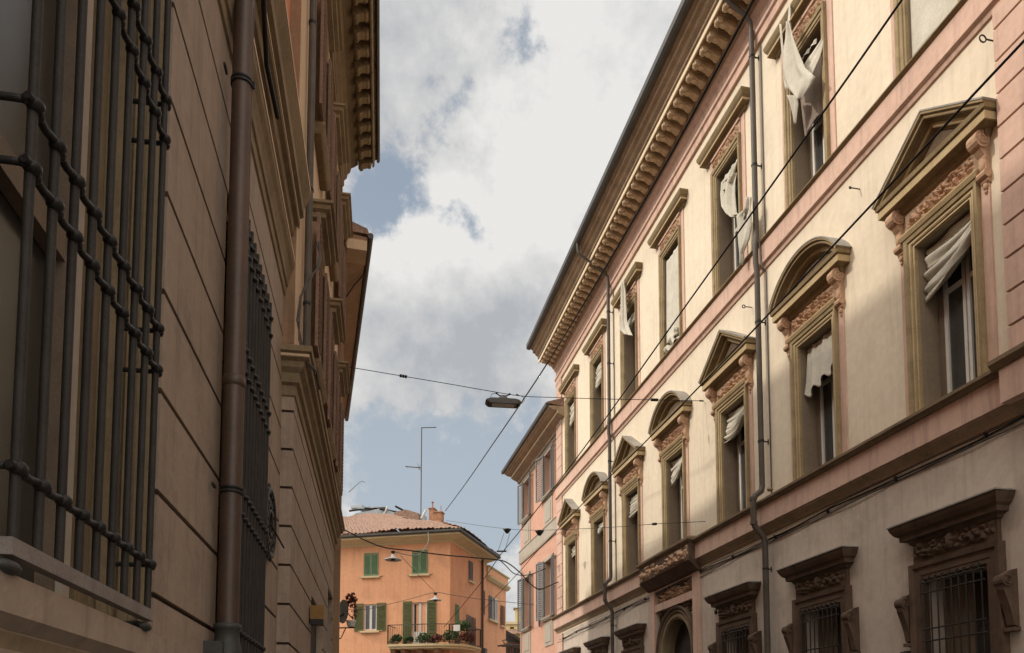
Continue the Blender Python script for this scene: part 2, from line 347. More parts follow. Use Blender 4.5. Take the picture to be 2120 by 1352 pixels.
# ------------------------------------------------------------------ carved relief helper
def relief(b, x0, x1, z0, z1, y, depth, seed, nx=70, nz=18, n=26, edge=True):
    r = random.Random(seed); cs = []
    for i in range(n):
        cx = x0 + (i + .5 + r.uniform(-.3, .3)) / n * (x1 - x0); cz = (z0 + z1) / 2 + r.uniform(-.36, .36) * (z1 - z0)
        cs.append((cx, cz, r.uniform(.16, .34) * (z1 - z0), r.uniform(.5, 1), r.uniform(0, 6.28), r.uniform(.8, 2.2)))
    XX = np.linspace(x0, x1, nx + 1)[None, :]; ZZ = np.linspace(z0, z1, nz + 1)[:, None]; Hh = np.zeros((nz + 1, nx + 1))
    for cx, cz, rr, a, ph, k in cs:
        dx, dz = XX - cx, ZZ - cz; d = np.sqrt(dx * dx + (dz * .8) ** 2) / rr; an = np.arctan2(dz, dx)
        h = a * np.exp(-((d - .75) * 2.6) ** 2) * (.65 + .45 * np.cos(an * 3 + ph + d * k * 2)) + .6 * a * np.exp(-(d * 3.2) ** 2)
        Hh = np.maximum(Hh, h)
    s_ = np.linspace(0, 1, nx + 1)[None, :]; t_ = np.linspace(0, 1, nz + 1)[:, None]
    Hh = Hh * np.clip(np.minimum(s_, 1 - s_) * 14, 0, 1) * np.clip(np.minimum(t_, 1 - t_) * 7, 0, 1)
    b.grid(nx, nz, lambda u, v: (x0 + u * (x1 - x0), y + depth * float(Hh[round(v * nz), round(u * nx)]), z0 + v * (z1 - z0)), smooth=False)
    b.f[-nx * nz:] = [tuple(reversed(f)) for f in b.f[-nx * nz:]]
    return b
def cyl_x(b, cy, cz, r, x0, x1, n=14, squash=1):
    b.prism([(cy + r * math.cos(2 * math.pi * i / n), cz + squash * r * math.sin(2 * math.pi * i / n)) for i in range(n)][::-1], x0, x1); return b
def volute(b, cy, cz, r, x, side, w=.012, n=26, turns=1.6):   # raised spiral on the side of a console
    pts = [(x, cy + r * (1 - .85 * i / n) * math.cos(i / n * turns * 6.283 + 1.2), cz + r * (1 - .85 * i / n) * math.sin(i / n * turns * 6.283 + 1.2)) for i in range(n)]
    b.tube(pts, w, 5)

# ================================================================== CREAM PALAZZO (right)
CK = [8.36, 11.22, 14.08, 17.0, 19.9, 22.83, 25.87]; DC = 17.15
S0 = 17.0
pal = thing('palazzo', 'long cream and pink palazzo with pedimented windows along the right side of the street', 'building', FR.mat(S0))
X0, X1 = -3 - S0, 27.85 - S0
rel = lambda s: s - S0
def in_hole(x, z, holes):
    for a, b_, c_, d_ in holes:
        if a < x < b_ and c_ < z < d_: return True
    return False
holesU = [(rel(c) - .49, rel(c) + .49, 5.9, 8.28) for c in CK] + [(rel(c) + .03 - .47, rel(c) + .03 + .47, 10.84, 13.5) for c in CK]
holesG = [(rel(c) - .53, rel(c) + .53, 1.9, 3.66) for i, c in enumerate(CK) if i != 3]
door = (rel(DC) - 1.12, rel(DC) + 1.12, 0, 4.62); panel = (rel(DC) - 1.12, rel(DC) + 1.12, 4.8, 5.13)
def wall_upper(b):
    xs = [X0, X1]; zs = [5.2, 15.0]
    for h in holesU: xs += h[:2]; zs += h[2:]
    b.cells(xs, zs, lambda x, z: -.37 if in_hole(x, z, holesU) else 0, edge=-1.0)
part('wall', 'cream', pal, wall_upper, label='sunlit cream plaster of the upper floors')
def wall_lower(b):
    xs = [X0, X1, door[0], door[1]]; zs = [0, 5.2, door[3], panel[2], panel[3]]
    for h in holesG: xs += h[:2]; zs += h[2:]
    b.cells(xs, zs, lambda x, z: -.9 if in_hole(x, z, [door]) else (-.07 if in_hole(x, z, [panel]) else (-.3 if in_hole(x, z, holesG) else 0)), edge=-1.0)
part('wall', 'creamlow', pal, wall_lower, label='dusty grey-beige plaster of the ground floor')
part('wall', 'creamlow', pal, lambda b: b.box(X0, X1, -9, -1.002, 0, 15.9), label='rear walls')
def quoins(b):
    zs = [5.95]; z = 5.95
    while z < 14.7: zs += [z + .375, z + .41]; z += .41
    zs = [a for a in zs if a < 14.82] + [14.82]
    gro = lambda x, z: .03 if ((z - 5.95) % .41) > .375 else .085
    b.cells([X0, rel(7.36)], [a for a in zs if not 10.3 < a < 10.86] + [10.3, 10.86], lambda x, z: None if 10.3 < z < 10.86 else gro(x, z), edge=.001)
part('quoins', 'pink', pal, quoins)
def quoins2(b):
    zs = [0, 5.19]; z = 0
    while z < 14.7: zs += [z + .385, z + .41]; z += .41
    zs = [a for a in zs if a < 14.82 and not 5.19 < a < 5.95 and not 10.3 < a < 10.86] + [14.82, 5.95, 10.3, 10.86]
    b.cells([rel(27.12), X1], zs, lambda x, z: None if (5.19 < z < 5.95 or 10.3 < z < 10.86) else (.012 if (z % .41) > .385 else .05), edge=.001)
part('quoins', 'pink', pal, quoins2)
part('groove_lines', 'groove', pal, lambda b: [b.box(X0, rel(7.355), .02, .034, 5.95 + .41 * k + .376, 5.95 + .41 * k + .409) for k in range(21) if not 10.2 < 5.95 + .41 * k + .39 < 10.9])
# sill course between ground and first floor
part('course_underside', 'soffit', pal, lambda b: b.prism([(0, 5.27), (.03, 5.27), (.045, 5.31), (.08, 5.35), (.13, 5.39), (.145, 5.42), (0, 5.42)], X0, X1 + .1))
part('course_band', 'pink', pal, lambda b: b.prism([(0, 5.42), (.16, 5.42), (.16, 5.77), (0, 5.77)], X0, X1 + .12))
part('sill_course', 'sill', pal, lambda b: b.prism([(0, 5.77), (.19, 5.77), (.21, 5.80), (.25, 5.82), (.25, 5.86), (0, 5.93)], X0, X1 + .18))
part('course_break', 'pink', pal, lambda b: b.box(X0, rel(7.3), .155, .29, 5.38, 5.78))
part('course_break', 'sill', pal, lambda b: b.prism([(.1, 5.782), (.31, 5.782), (.36, 5.85), (.36, 5.9), (.1, 5.96)], X0, rel(7.38)))
# string course
part('string_course', 'pink', pal, lambda b: b.prism([(0, 10.47), (.075, 10.47), (.075, 10.79), (0, 10.79)], X0, X1 + .04))
part('string_moulding', 'pink', pal, lambda b: b.prism([(0, 10.31), (.03, 10.31), (.05, 10.38), (.095, 10.40), (.095, 10.45), (.03, 10.468), (0, 10.468)], X0, X1 + .04), label='thin brown-pink moulding under the band')
part('string_ledge', 'ochre', pal, lambda b: b.prism([(0, 10.79), (.09, 10.79), (.13, 10.82), (.13, 10.84), (0, 10.87)], X0, X1 + .06))
# main cornice
part('frieze_band', 'pink', pal, lambda b: b.prism([(0, 14.83), (.06, 14.83), (.06, 15.0), (.1, 15.03), (.1, 15.1), (.04, 15.13), (.04, 15.36), (.10, 15.42), (.13, 15.5), (0, 15.5)], X0, X1 + .05))
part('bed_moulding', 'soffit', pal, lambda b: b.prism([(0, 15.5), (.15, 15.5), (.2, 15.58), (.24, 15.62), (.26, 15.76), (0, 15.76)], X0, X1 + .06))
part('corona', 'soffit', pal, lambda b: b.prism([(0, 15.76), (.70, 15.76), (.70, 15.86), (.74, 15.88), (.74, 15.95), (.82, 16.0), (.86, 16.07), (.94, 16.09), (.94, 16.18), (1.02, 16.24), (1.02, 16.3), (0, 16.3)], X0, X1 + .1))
part('pale_fillet', 'band', pal, lambda b: b.prism([(.69, 15.70), (.722, 15.70), (.722, 15.80), (.69, 15.80)], X0, X1 + .1))
part('gutter', 'gutter', pal, lambda b: b.prism([(1.0, 16.3), (1.0, 16.26), (1.04, 16.22), (1.13, 16.22), (1.18, 16.27), (1.18, 16.42), (1.165, 16.42), (1.16, 16.29), (1.03, 16.29), (1.02, 16.44), (1.0, 16.44)], X0, X1 + .14))
part('roof', 'tile', pal, lambda b: b.prism([(1.08, 16.4), (1.08, 16.46), (-4, 17.9), (-9.4, 16.4), (-9.4, 15.9), (-9, 15.9), (0, 16.31)], X0, X1 + .1))
def modillion(b):
    b.prism([(.25, 15.76), (.25, 15.54), (.3, 15.51), (.4, 15.55), (.5, 15.61), (.6, 15.60), (.66, 15.64), (.67, 15.72), (.66, 15.76)], -.07, .07)
    cyl_x(b, .60, 15.645, .06, -.082, .082, 10); cyl_x(b, .31, 15.57, .065, -.082, .082, 10)
    b.ball((0, .50, 15.585), (.055, .1, .05), 8); b.ball((0, .655, 15.63), (.04, .035, .05), 8)
    b.box(-.09, .09, .25, .69, 15.735, 15.759)
mo = part('modillion', 'modil', pal, modillion)
rose = MB()
for i in range(6): a = i * math.pi / 3; rose.ball((.1675 + .04 * math.cos(a), .47 + .055 * math.sin(a), 15.745), (.028, .035, .03), 6)
rose.ball((.1675, .47, 15.73), .03, 6)
rosette = rose.build('rosette', 'grimy', mo)
sp = .335; nmod = 50
for i in range(nmod):
    x = rel(27.62 - i * sp)
    if i == 0: mo.location = (x, 0, 0)
    else:
        c = mo.copy(); C.objects.link(c); c.parent = pal; c.location = (x, 0, 0)
        d = rosette.copy(); C.objects.link(d); d.parent = c

# ---- first-floor windows
def win_frame(b, hw, z0, z1, t=.155):
    k = t / .155
    b.sweep([(-hw, z0), (-hw, z1), (hw, z1), (hw, z0)], [(-.004, -.02), (-.004, .03), (.03 * k, .033), (.035 * k, .05), (.09 * k, .053), (.10 * k, .075), (.155 * k, .085), (.155 * k, -.02)])
def casement(parent, hw, z0, z1, y, tr=None, open_=0):
    part('reveal', 'reveal', parent, lambda b: (b.box(-hw + .0015, -hw + .008, y + .005, -.021, z0, z1), b.box(hw - .008, hw - .0015, y + .005, -.021, z0, z1), b.box(-hw + .0085, hw - .0085, y + .005, -.021, z1 - .0, z1 + .006)))
    part('shutter', 'shut', parent, lambda b: [b.box(sg * hw - (.10 if sg > 0 else -.002), sg * hw + (-.002 if sg > 0 else .10), y + .0, y + .06, z0, z1) for sg in (-1, 1)] and [b.box(-hw + .03, -hw + .045, y + .03, y + .075, z0 + .1, z1 - .1), b.box(hw - .045, hw - .03, y + .03, y + .075, z0 + .1, z1 - .1)])
    def fr(b):
        for sg in (-1, 1):
            a = sg * (hw - .10); b.box(min(a, a - sg * .055), max(a, a - sg * .055), y, y + .05, z0, z1)
            b.box(min(sg * .012, sg * .06), max(sg * .012, sg * .06), y, y + .05, z0, z1)
            x_a, x_b = sorted((sg * .06, sg * (hw - .155)))
            for zz in (z0, z1 - .07) + ((tr,) if tr else ()): b.box(x_a, x_b, y + .002, y + .045, zz, zz + .07)
    part('window_frame', 'white', parent, fr)
    part('glass', 'inner', parent, lambda b: b.box(-hw + .15, hw - .15, y + .01, y + .02, z0 + .02, z1 - .02))
def console(b, x, top, bot, out, w=.11):
    h = top - bot
    b.prism([(0, top), (out, top), (out + .01, top - h * .18), (out * .85, top - h * .34), (out * .5, top - h * .46), (out * .38, top - h * .62), (out * .45, top - h * .8), (out * .3, top - h * .93), (0, bot)][::-1], x - w / 2, x + w / 2)
    cyl_x(b, out * .68, top - h * .17, h * .165, x - w / 2 - .018, x + w / 2 + .018, 14)
    cyl_x(b, out * .33, top - h * .80, h * .085, x - w / 2 - .012, x + w / 2 + .012, 10)
    for sg in (-1, 1):
        volute(b, out * .68, top - h * .17, h * .14, x + sg * (w / 2 + .02), sg, .011)
    b.ball((x, out * .36, top - h * .62), (.05, .05, h * .16), 8); b.ball((x, out * .2, bot - .01), (.035, .035, .05), 8); b.ball((x, out * .2, bot - .075), (.02, .02, .03), 6)
def first_floor_window(kind, seed):
    w = MB(); win_frame(w, .49, 5.93, 8.28); W_ = w.build('window', 'frame', pal)
    part('surround', 'pink', W_, lambda b: [b.box(-.78, -.647, -.01, .022, 5.93, 8.9), b.box(.647, .78, -.01, .022, 5.93, 8.9)])
    part('frieze_back', 'soffit', W_, lambda b: b.box(-.646, .646, -.01, .04, 8.50, 8.9))
    part('architrave_top', 'gold', W_, lambda b: b.hood(-.65, .65, [(0, 8.435), (.02, 8.44), (.045, 8.49), (.045, 8.51)], y0=.08))
    part('frieze_relief', 'relief', W_, lambda b: relief(b, -.62, .62, 8.53, 8.80, .026, .11, seed))
    part('console', 'relief', W_, lambda b: console(b, -.74, 8.93, 8.27, .17)); part('console', 'relief', W_, lambda b: console(b, .74, 8.93, 8.27, .17))
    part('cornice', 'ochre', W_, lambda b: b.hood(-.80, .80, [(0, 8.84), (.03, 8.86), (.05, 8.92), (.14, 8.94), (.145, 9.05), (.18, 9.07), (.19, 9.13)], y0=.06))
    part('cornice_fillet', 'gold', W_, lambda b: b.hood(-.80, .80, [(.147, 8.945), (.158, 8.945), (.158, 9.045), (.147, 9.045)], y0=.06))
    prof = [(0, -.02), (0, .27), (-.028, .27), (-.045, .235), (-.075, .23), (-.08, .15), (-.10, .145), (-.105, .11), (-.165, .10), (-.17, .05), (-.19, .05), (-.19, -.02)]
    if kind == 'tri':
        path = [(-1.0, 9.14), (0, 9.80), (1.0, 9.14)]; inner = [(-.75, 9.12), (.75, 9.12), (0, 9.60)]
    else:
        hwid, rise = 1.0, .56; Rr = (hwid * hwid + rise * rise) / (2 * rise); a0 = math.asin(hwid / Rr); cz = 9.14 + rise - Rr
        path = [(Rr * math.sin(-a0 + 2 * a0 * i / 18), cz + Rr * math.cos(-a0 + 2 * a0 * i / 18)) for i in range(19)]
        inner = [(q[0] * .78, 9.12 + (q[1] - 9.14) * .74) for q in path]
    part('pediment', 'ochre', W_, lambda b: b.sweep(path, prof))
    part('pediment_fillet', 'gold', W_, lambda b: b.sweep(path, [(-.072, .229), (-.05, .236), (-.048, .23), (-.07, .222)]).sweep(path, [(-.162, .099), (-.112, .113), (-.108, .108), (-.108, .098)]).sweep(path, [(-.027, .269), (-.006, .277), (-.004, .27), (-.024, .262)]))
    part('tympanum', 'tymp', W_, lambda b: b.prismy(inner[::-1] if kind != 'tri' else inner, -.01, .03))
    part('lead_capping', 'lead', W_, lambda b: b.sweep(path, [(.02, -.02), (.02, .285), (.0, .285), (.001, -.02)]))
    part('frame_fillet', 'gold', W_, lambda b: b.sweep([(-.49, 5.93), (-.49, 8.28), (.49, 8.28), (.49, 5.93)], [(.0, .029), (.0, .037), (.022, .037), (.022, .03)]).sweep([(-.49, 5.93), (-.49, 8.28), (.49, 8.28), (.49, 5.93)], [(.05, .05), (.05, .057), (.075, .057), (.075, .05)]))
    casement(W_, .49, 5.94, 8.27, -.36, 7.55)
    return W_
wt = first_floor_window('tri', 3); wa = first_floor_window('arc', 5)
# ---- second-floor windows
def second_floor_window(seed):
    w = MB(); win_frame(w, .47, 10.86, 13.5, .15); W_ = w.build('window', 'frame', pal)
    part('surround', 'pink', W_, lambda b: [b.box(-.76, -.622, -.01, .022, 10.865, 14.0), b.box(.622, .76, -.01, .022, 10.865, 14.0)])
    part('frieze_back', 'soffit', W_, lambda b: b.box(-.62, .62, -.01, .035, 13.66, 14.0))
    part('frieze_relief', 'relief', W_, lambda b: relief(b, -.6, .6, 13.68, 13.92, .024, .075, seed, 60, 14, 18))
    part('frieze_fillet', 'pink', W_, lambda b: b.box(-.62, .62, .035, .07, 13.925, 13.97))
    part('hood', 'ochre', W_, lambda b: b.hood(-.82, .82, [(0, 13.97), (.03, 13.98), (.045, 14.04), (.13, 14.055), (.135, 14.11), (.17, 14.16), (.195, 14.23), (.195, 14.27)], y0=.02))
    part('hood_fillet', 'gold', W_, lambda b: b.hood(-.82, .82, [(.133, 14.06), (.147, 14.06), (.147, 14.10), (.133, 14.10)], y0=.02))
    casement(W_, .47, 10.87, 13.49, -.36, 12.2)
    return W_
w2 = second_floor_window(11)
# ---- ground-floor grilled windows
def ear(b, x):
    b.prism([(.0, 3.52), (.08, 3.50), (.17, 3.44), (.205, 3.36), (.195, 3.27), (.15, 3.15), (.10, 3.0), (.075, 2.86), (.0, 2.84)][::-1], x - .055, x + .055)
    cyl_x(b, .15, 3.375, .075, x - .07, x + .07, 14); volute(b, .15, 3.375, .055, x - .075, -1, .01); volute(b, .15, 3.375, .055, x + .075, 1, .01)
    b.box(x - .07, x + .07, 0, .10, 2.79, 2.835)
def ground_window(seed):
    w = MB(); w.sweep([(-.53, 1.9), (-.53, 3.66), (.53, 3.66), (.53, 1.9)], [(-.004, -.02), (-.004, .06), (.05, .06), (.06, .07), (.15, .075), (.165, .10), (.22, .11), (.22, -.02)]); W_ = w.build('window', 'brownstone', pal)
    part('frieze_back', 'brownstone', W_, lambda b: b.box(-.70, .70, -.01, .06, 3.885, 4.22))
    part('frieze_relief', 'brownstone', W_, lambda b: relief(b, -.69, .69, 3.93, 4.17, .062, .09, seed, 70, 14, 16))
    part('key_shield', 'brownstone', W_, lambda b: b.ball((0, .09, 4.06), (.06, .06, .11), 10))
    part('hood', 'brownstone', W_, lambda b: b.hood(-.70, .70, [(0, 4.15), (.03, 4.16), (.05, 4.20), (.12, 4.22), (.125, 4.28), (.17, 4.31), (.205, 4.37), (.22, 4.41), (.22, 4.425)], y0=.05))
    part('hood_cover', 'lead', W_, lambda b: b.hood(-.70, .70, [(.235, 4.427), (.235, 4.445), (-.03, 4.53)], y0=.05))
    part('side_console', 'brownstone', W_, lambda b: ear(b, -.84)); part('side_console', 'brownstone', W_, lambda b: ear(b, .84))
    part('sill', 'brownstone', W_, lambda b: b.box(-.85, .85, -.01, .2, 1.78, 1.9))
    def gr(b):
        for i in range(9): x = -.48 + .12 * i; b.tube([(x, .10, 1.9), (x, .10, 3.6)], .0105, 6)
        for z in (3.60, 3.46, 2.98, 2.82, 2.35, 2.2): b.tube([(-.53, .10, z), (.53, .10, z)], .0115, 6)
        for i in range(9):
            x = -.48 + .12 * i; b.tube([(x + .045 * math.sin(t) * (1 - t / 9) + .02 * t / 4, .10 , 3.64 - .035 * math.cos(t)) for t in [k * .6 for k in range(9)]], .009, 5)
    part('grille', 'ironb', W_, gr)
    part('shutter', 'shut', W_, lambda b: [b.box(.02 + .085 * i, .095 + .085 * i, -.26, -.235 + .006 * (i % 2), 1.92, 3.64) for i in range(6)])
    part('shutter', 'dark', W_, lambda b: b.box(-.525, .015, -.285, -.25, 1.92, 3.64))
    return W_
gw = ground_window(21)
index_kids()
for i, c in enumerate(CK):
    src = wt if i % 2 == 0 else wa
    if i < 2: src.location = (rel(c), 0, 0)
    else: copy_tree(src, pal, (rel(c), 0, 0))
    if i == 0: w2.location = (rel(c) + .03, 0, 0)
    else: copy_tree(w2, pal, (rel(c) + .03, 0, 0))
    if i == 0: gw.location = (rel(c), 0, 0)
    elif i != 3: copy_tree(gw, pal, (rel(c), 0, 0))
# ---- portal
dc = rel(DC)
po = MB(); po.box(-1.42, -1.125, -.01, .07, 0, 5.17).box(1.125, 1.42, -.01, .07, 0, 5.17).box(-1.125, 1.125, -.01, .045, 4.62, 4.80).box(-1.125, 1.125, -.01, .045, 5.135, 5.17)
PO = po.build('portal', 'pink', pal, loc=(dc, 0, 0))
part('panel_back', 'tymp', PO, lambda b: b.box(-1.115, 1.115, -.068, -.055, 4.802, 5.128))  # dark backing paints the shade in the gaps of the carving
part('relief_panel', 'relief', PO, lambda b: relief(b, -1.1, 1.1, 4.81, 5.12, -.085, .17, 31, 110, 22, 16), label='dark carved relief panel above the arch')
arc = lambda r, n=24: [(-r, 0.0)] + [(-r * math.cos(math.pi * i / n), 3.5 + r * math.sin(math.pi * i / n)) for i in range(n + 1)] + [(r, 0.0)]
part('archivolt', 'atrim', PO, lambda b: b.sweep(arc(.80), [(0, -.4), (0, -.04), (.03, -.04), (.04, -.01), (.10, .0), (.105, -.05), (.15, -.05), (.16, -.01), (.2, .02), (.22, -.05), (.22, -.4)]))
part('outer_archivolt', 'brownstone', PO, lambda b: b.sweep(arc(1.02), [(0, -.4), (0, -.03), (.03, .03), (.08, .05), (.1, .0), (.1, -.4)]))
def spandrel(b):
    r = random.Random(4); nx, nz = 80, 12
    hh = {}
    def f(u, v):
        x = -1.115 + 2.23 * u; za = 3.5 + math.sqrt(max(0, 1.05 ** 2 - x * x)); z = za + (4.615 - za) * v
        return (x, -.11 + .07 * abs(math.sin(x * 17 + z * 9) * math.cos(z * 23 - x * 6)) , z)
    b.grid(nx, nz, f, False); b.f[:] = [tuple(reversed(q)) for q in b.f]
part('spandrel_relief', 'brownstone', PO, spandrel)
def spandrel_dots(b):
    r = random.Random(9)
    for i in range(60):
        x = r.uniform(-1.08, 1.08); za = 3.5 + math.sqrt(max(0, 1.1 ** 2 - x * x)); z = r.uniform(min(za, 4.55), 4.58) if abs(x) < .95 else r.uniform(3.5, 4.58)
        b.ball((x, -.06, z), (r.uniform(.02, .05), .04, r.uniform(.02, .06)), 6)
part('spandrel_flowers', 'atrim', PO, spandrel_dots)
part('door', 'dark', PO, lambda b: b.box(-1.1, 1.1, -.88, -.8, 0, 4.6).box(-.83, .83, -.37, -.33, 0, 4.33))  # nearer dark panel stands for the unlit inside of the doorway
part('keystone_console', 'brownstone', PO, lambda b: b.prismy([(-1.50, 5.40), (1.50, 5.40), (1.50, 5.80), (-1.50, 5.80)], .14, .30), label='projecting block over the portal')
part('carved_front', 'relief', PO, lambda b: relief(b, -1.48, 1.48, 5.42, 5.78, .285, .13, 33, 130, 20, 15))
part('block_underside', 'brownstone', PO, lambda b: b.prism([(.02, 5.18), (.1, 5.2), (.2, 5.3), (.28, 5.36), (.32, 5.398), (.02, 5.398)], -1.5, 1.5))
part('block_ledge', 'sill', PO, lambda b: b.hood(-1.5, 1.5, [(0, 5.802), (.03, 5.82), (.06, 5.85), (.06, 5.9), (.0, 5.94)], y0=.31))
# ---- downpipes
def downpipe(b, x):
    r = .052
    b.tube([(x, 1.1, 16.26), (x, 1.09, 16.0), (x, 1.04, 15.9), (x, .24, 15.42), (x, .16, 15.3), (x, .15, 15.1)], r * .8, 10)
    b.tube([(x, .15, 15.12), (x, .15, 10.95), (x, .17, 10.8), (x, .17, 10.45), (x, .15, 10.3), (x, .15, 6.15)], r, 12)
    b.tube([(x, .15, 6.16), (x, .17, 6.06), (x, .30, 5.96), (x, .335, 5.86), (x, .335, 5.46), (x, .31, 5.38), (x, .16, 5.22), (x, .12, 5.1), (x, .12, 0)], r * 1.08, 12)
    for z in (5.9, 5.45): b.tube([(x, .335, z - .03), (x, .335, z + .03)], r * 1.3, 12)
for s_, zb in ((12.78, (14.6, 12.4, 9.3, 7.0, 4.6, 3)), (21.35, (14.2, 12.6, 9.6, 7.2, 4.7, 3))):
    b = MB(); downpipe(b, 0); dp = b.build('downpipe', 'pipe', pal, loc=(rel(s_), 0, 0))
    for z in zb:
        k = MB(); y = .15 if z > 6 else .12
        k.tube([(0, y, z - .02), (0, y, z + .02)], .06, 12).box(-.012, .012, 0, y, z - .008, z + .008).box(-.012, .012, 0, .012, z - .05, z + .05); k.build('bracket', 'iron', dp)
    part('pipe_shadow_line', 'cable2', dp, lambda b: b.tube([(-.10, .02, 14.8), (-.10, .02, 10.9), (-.10, .15, 10.85), (-.10, .09, 10.3), (-.10, .02, 10.25), (-.10, .02, 5.95)], .012, 5))  # thin dark line laid where the downpipe's cast shadow falls

# ================================================================== TAUPE RUSTICATED BUILDING (near left), local x = -s
SA = 4.0
ra = lambda s: -(s - SA)
tau = thing('townhouse', 'near left building with taupe grooved walls and barred ground floor windows', 'building', FA.mat(-SA))
AH = [(ra(3.42), ra(1.35), 2.01, 5.25), (ra(5.82), ra(4.62), 2.15, 4.88)]
def wall_a(b):
    gz = [2.205 + .442 * k for k in range(-5, 9)]; zs = [0, 5.76]
    for g_ in gz:
        if 0 < g_ < 5.7: zs += [g_, g_ + .026]
    xs = [ra(7.3), ra(-4)]
    for h in AH: xs += h[:2]; zs += h[2:]
    b.cells(xs, zs, lambda x, z: None if in_hole(x, z, AH) else (-.022 if any(g_ < z < g_ + .026 for g_ in gz) else 0), edge=-.5)
part('wall', 'aplast', tau, wall_a)
for k in range(8):
    for xa, xb in ((ra(7.2), ra(5.83)), (ra(4.61), ra(3.43))): part('groove_line', 'groove', tau, lambda b: b.box(xa, xb, -.021, -.0195, 2.2055 + .442 * k, 2.2305 + .442 * k))
part('wall', 'aorange', tau, lambda b: b.box(ra(7.3), ra(-4), -.5, -.002, 5.762, 11.6), label='burnt orange upper wall')
part('wall', 'aplast', tau, lambda b: b.box(ra(7.3), ra(-4), -8, -.502, 0, 11.6), label='rear walls')
CP = [(0, 5.70), (.015, 5.71), (.02, 5.79), (.035, 5.80), (.04, 5.85), (.06, 5.93), (.085, 5.975), (.09, 6.0), (.09, 6.06), (.045, 6.075), (.045, 6.28), (.075, 6.31), (.085, 6.39), (.125, 6.41), (.125, 6.5), (.16, 6.52), (.165, 6.6), (.19, 6.66), (.215, 6.72), (.215, 6.82), (0, 6.92)]
part('string_cornice', 'atrim', tau, lambda b: b.prism(CP, ra(7.26), ra(-4)))
part('cornice_fillet', 'apale', tau, lambda b: b.prism([(.088, 6.02), (.096, 6.02), (.096, 6.056), (.088, 6.056)], ra(7.25), ra(-4)).prism([(.124, 6.44), (.131, 6.44), (.131, 6.47), (.124, 6.47)], ra(7.25), ra(-4)).prism([(.2145, 6.75), (.221, 6.75), (.221, 6.80), (.2145, 6.80)], ra(7.25), ra(-4)))
part('sill_course', 'aplast', tau, lambda b: b.prism([(0, 1.66), (.03, 1.66), (.03, 1.70), (.055, 1.72), (.055, 1.79), (.08, 1.81), (.08, 1.885), (.115, 1.915), (.115, 2.005), (-.3, 2.005), (-.3, 1.66)], ra(4.38), ra(-4)))
part('course_shadow_line', 'atrim', tau, lambda b: b.prism([(.056, 1.795), (.079, 1.80), (.081, 1.88), (.057, 1.88)], ra(4.38), ra(-4)))
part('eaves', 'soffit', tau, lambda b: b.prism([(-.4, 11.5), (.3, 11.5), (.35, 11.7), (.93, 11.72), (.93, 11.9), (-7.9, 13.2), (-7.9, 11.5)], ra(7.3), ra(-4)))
def left_window(s0, s1, z0, z1, nm='window'):
    a, c = ra(s1), ra(s0)
    w = MB(); w.box(a - .002, a + .05, -.30, -.04, z0, z1).box(c - .05, c + .002, -.30, -.04, z0, z1).box(a + .05, c - .05, -.30, -.04, z1 - .05, z1); w = w.build(nm, 'atrim', tau)
    part('glass', 'dimglass', w, lambda b: b.box(a + .05, c - .05, -.285, -.275, z0, z1))
    def fr(b):
        e = a + (.36 if z1 > 5 else .2)
        b.box(e, e + .10, -.275, -.215, z0, z1 - .05).box(c - .14, c - .05, -.275, -.22, z0, z1 - .05).box((e + c) / 2 - .05, (e + c) / 2 + .03, -.27, -.225, z0, z1 - .05)
        for z in (z0, z0 + 1.36, z1 - .13): b.box(e + .10, c - .14, -.272, -.218, z, z + .10)
    part('casing', 'atrim', w, lambda b: (b.box(a + .05, a + (.36 if z1 > 5 else .2), -.285, -.24, z0, z1 - .05), b.box(a + .22, a + .26, -.24, -.215, z0, z1 - .05), b.box(a + .30, a + .33, -.24, -.22, z0, z1 - .05)))
    part('window_frame', 'shut', w, fr)
    part('pale_stile', 'greyst', w, lambda b: b.box(a + .375, a + .44, -.214, -.19, z0, z1 - .05)) if z1 > 5 else None
    part('reveal_moulding', 'atrim', w, lambda b: [b.box(a + .05, a + .075, -.2 + .08 * i, -.16 + .08 * i, z0, z1 - .05) for i in range(3)])
    return w
LW = left_window(1.36, 3.42, 2.01, 5.25)
LW2 = left_window(4.62, 5.82, 2.15, 4.88)
def grille(parent, s0, s1, n, z0, z1, rows, y, rb=.0118, feet=True):
    def bars(b):
        for i in range(n): x = ra(s0 + (s1 - s0) * i / (n - 1)); b.tube([(x, y, z0 + .03), (x, y, z1)], rb, 10)
    G_ = MB(); bars(G_); G_ = G_.build('grille', 'ironb', parent)
    for z in rows:
        def rods(b):
            pts = []; sp_ = (s1 - s0) / (n - 1)
            for i in range(n):
                x = ra(s0 + sp_ * i); b.ball((x + .004, y + .007, z), (.024, .022, .0175), 10); b.ball((x - .022, y + .004, z - .006), (.016, .015, .014), 8)
                pts += [(x + .035, y + .002, z + .001), (x, y + .010, z + .0), (x - .04, y + .001, z - .003), (x - .07, y, z - .003)]
            pts = pts[:-2]
            b.tube(pts, .0105, 8)
            for s_ in (s0, s1):
                x = ra(s_); sg = 1 if s_ == s1 else -1
                b.tube([(x, y, z), (x - sg * .018, y - .004, z), (x - sg * .022, y - .03, z), (x - sg * .022, -.02, z)], .009, 8)
                b.ball((x - sg * .022, y - .004, z), .013, 8)
        part('rod', 'iron', G_, rods)
    if feet:
        part('rail', 'steel', G_, lambda b: b.box(ra(s1) - .035, ra(s0) + .03, y - .018, y + .014, z0 - .004, z0 + .036))
        for s in (s0 - .005, s1 - .01): part('foot', 'cast', G_, lambda b: b.ball((ra(s), y - .005, z0 - .028), (.052, .022, .017), 14).tube([(ra(s), y - .02, z0 - .02), (ra(s), -.05, z0 - .02)], .012, 8))
    return G_
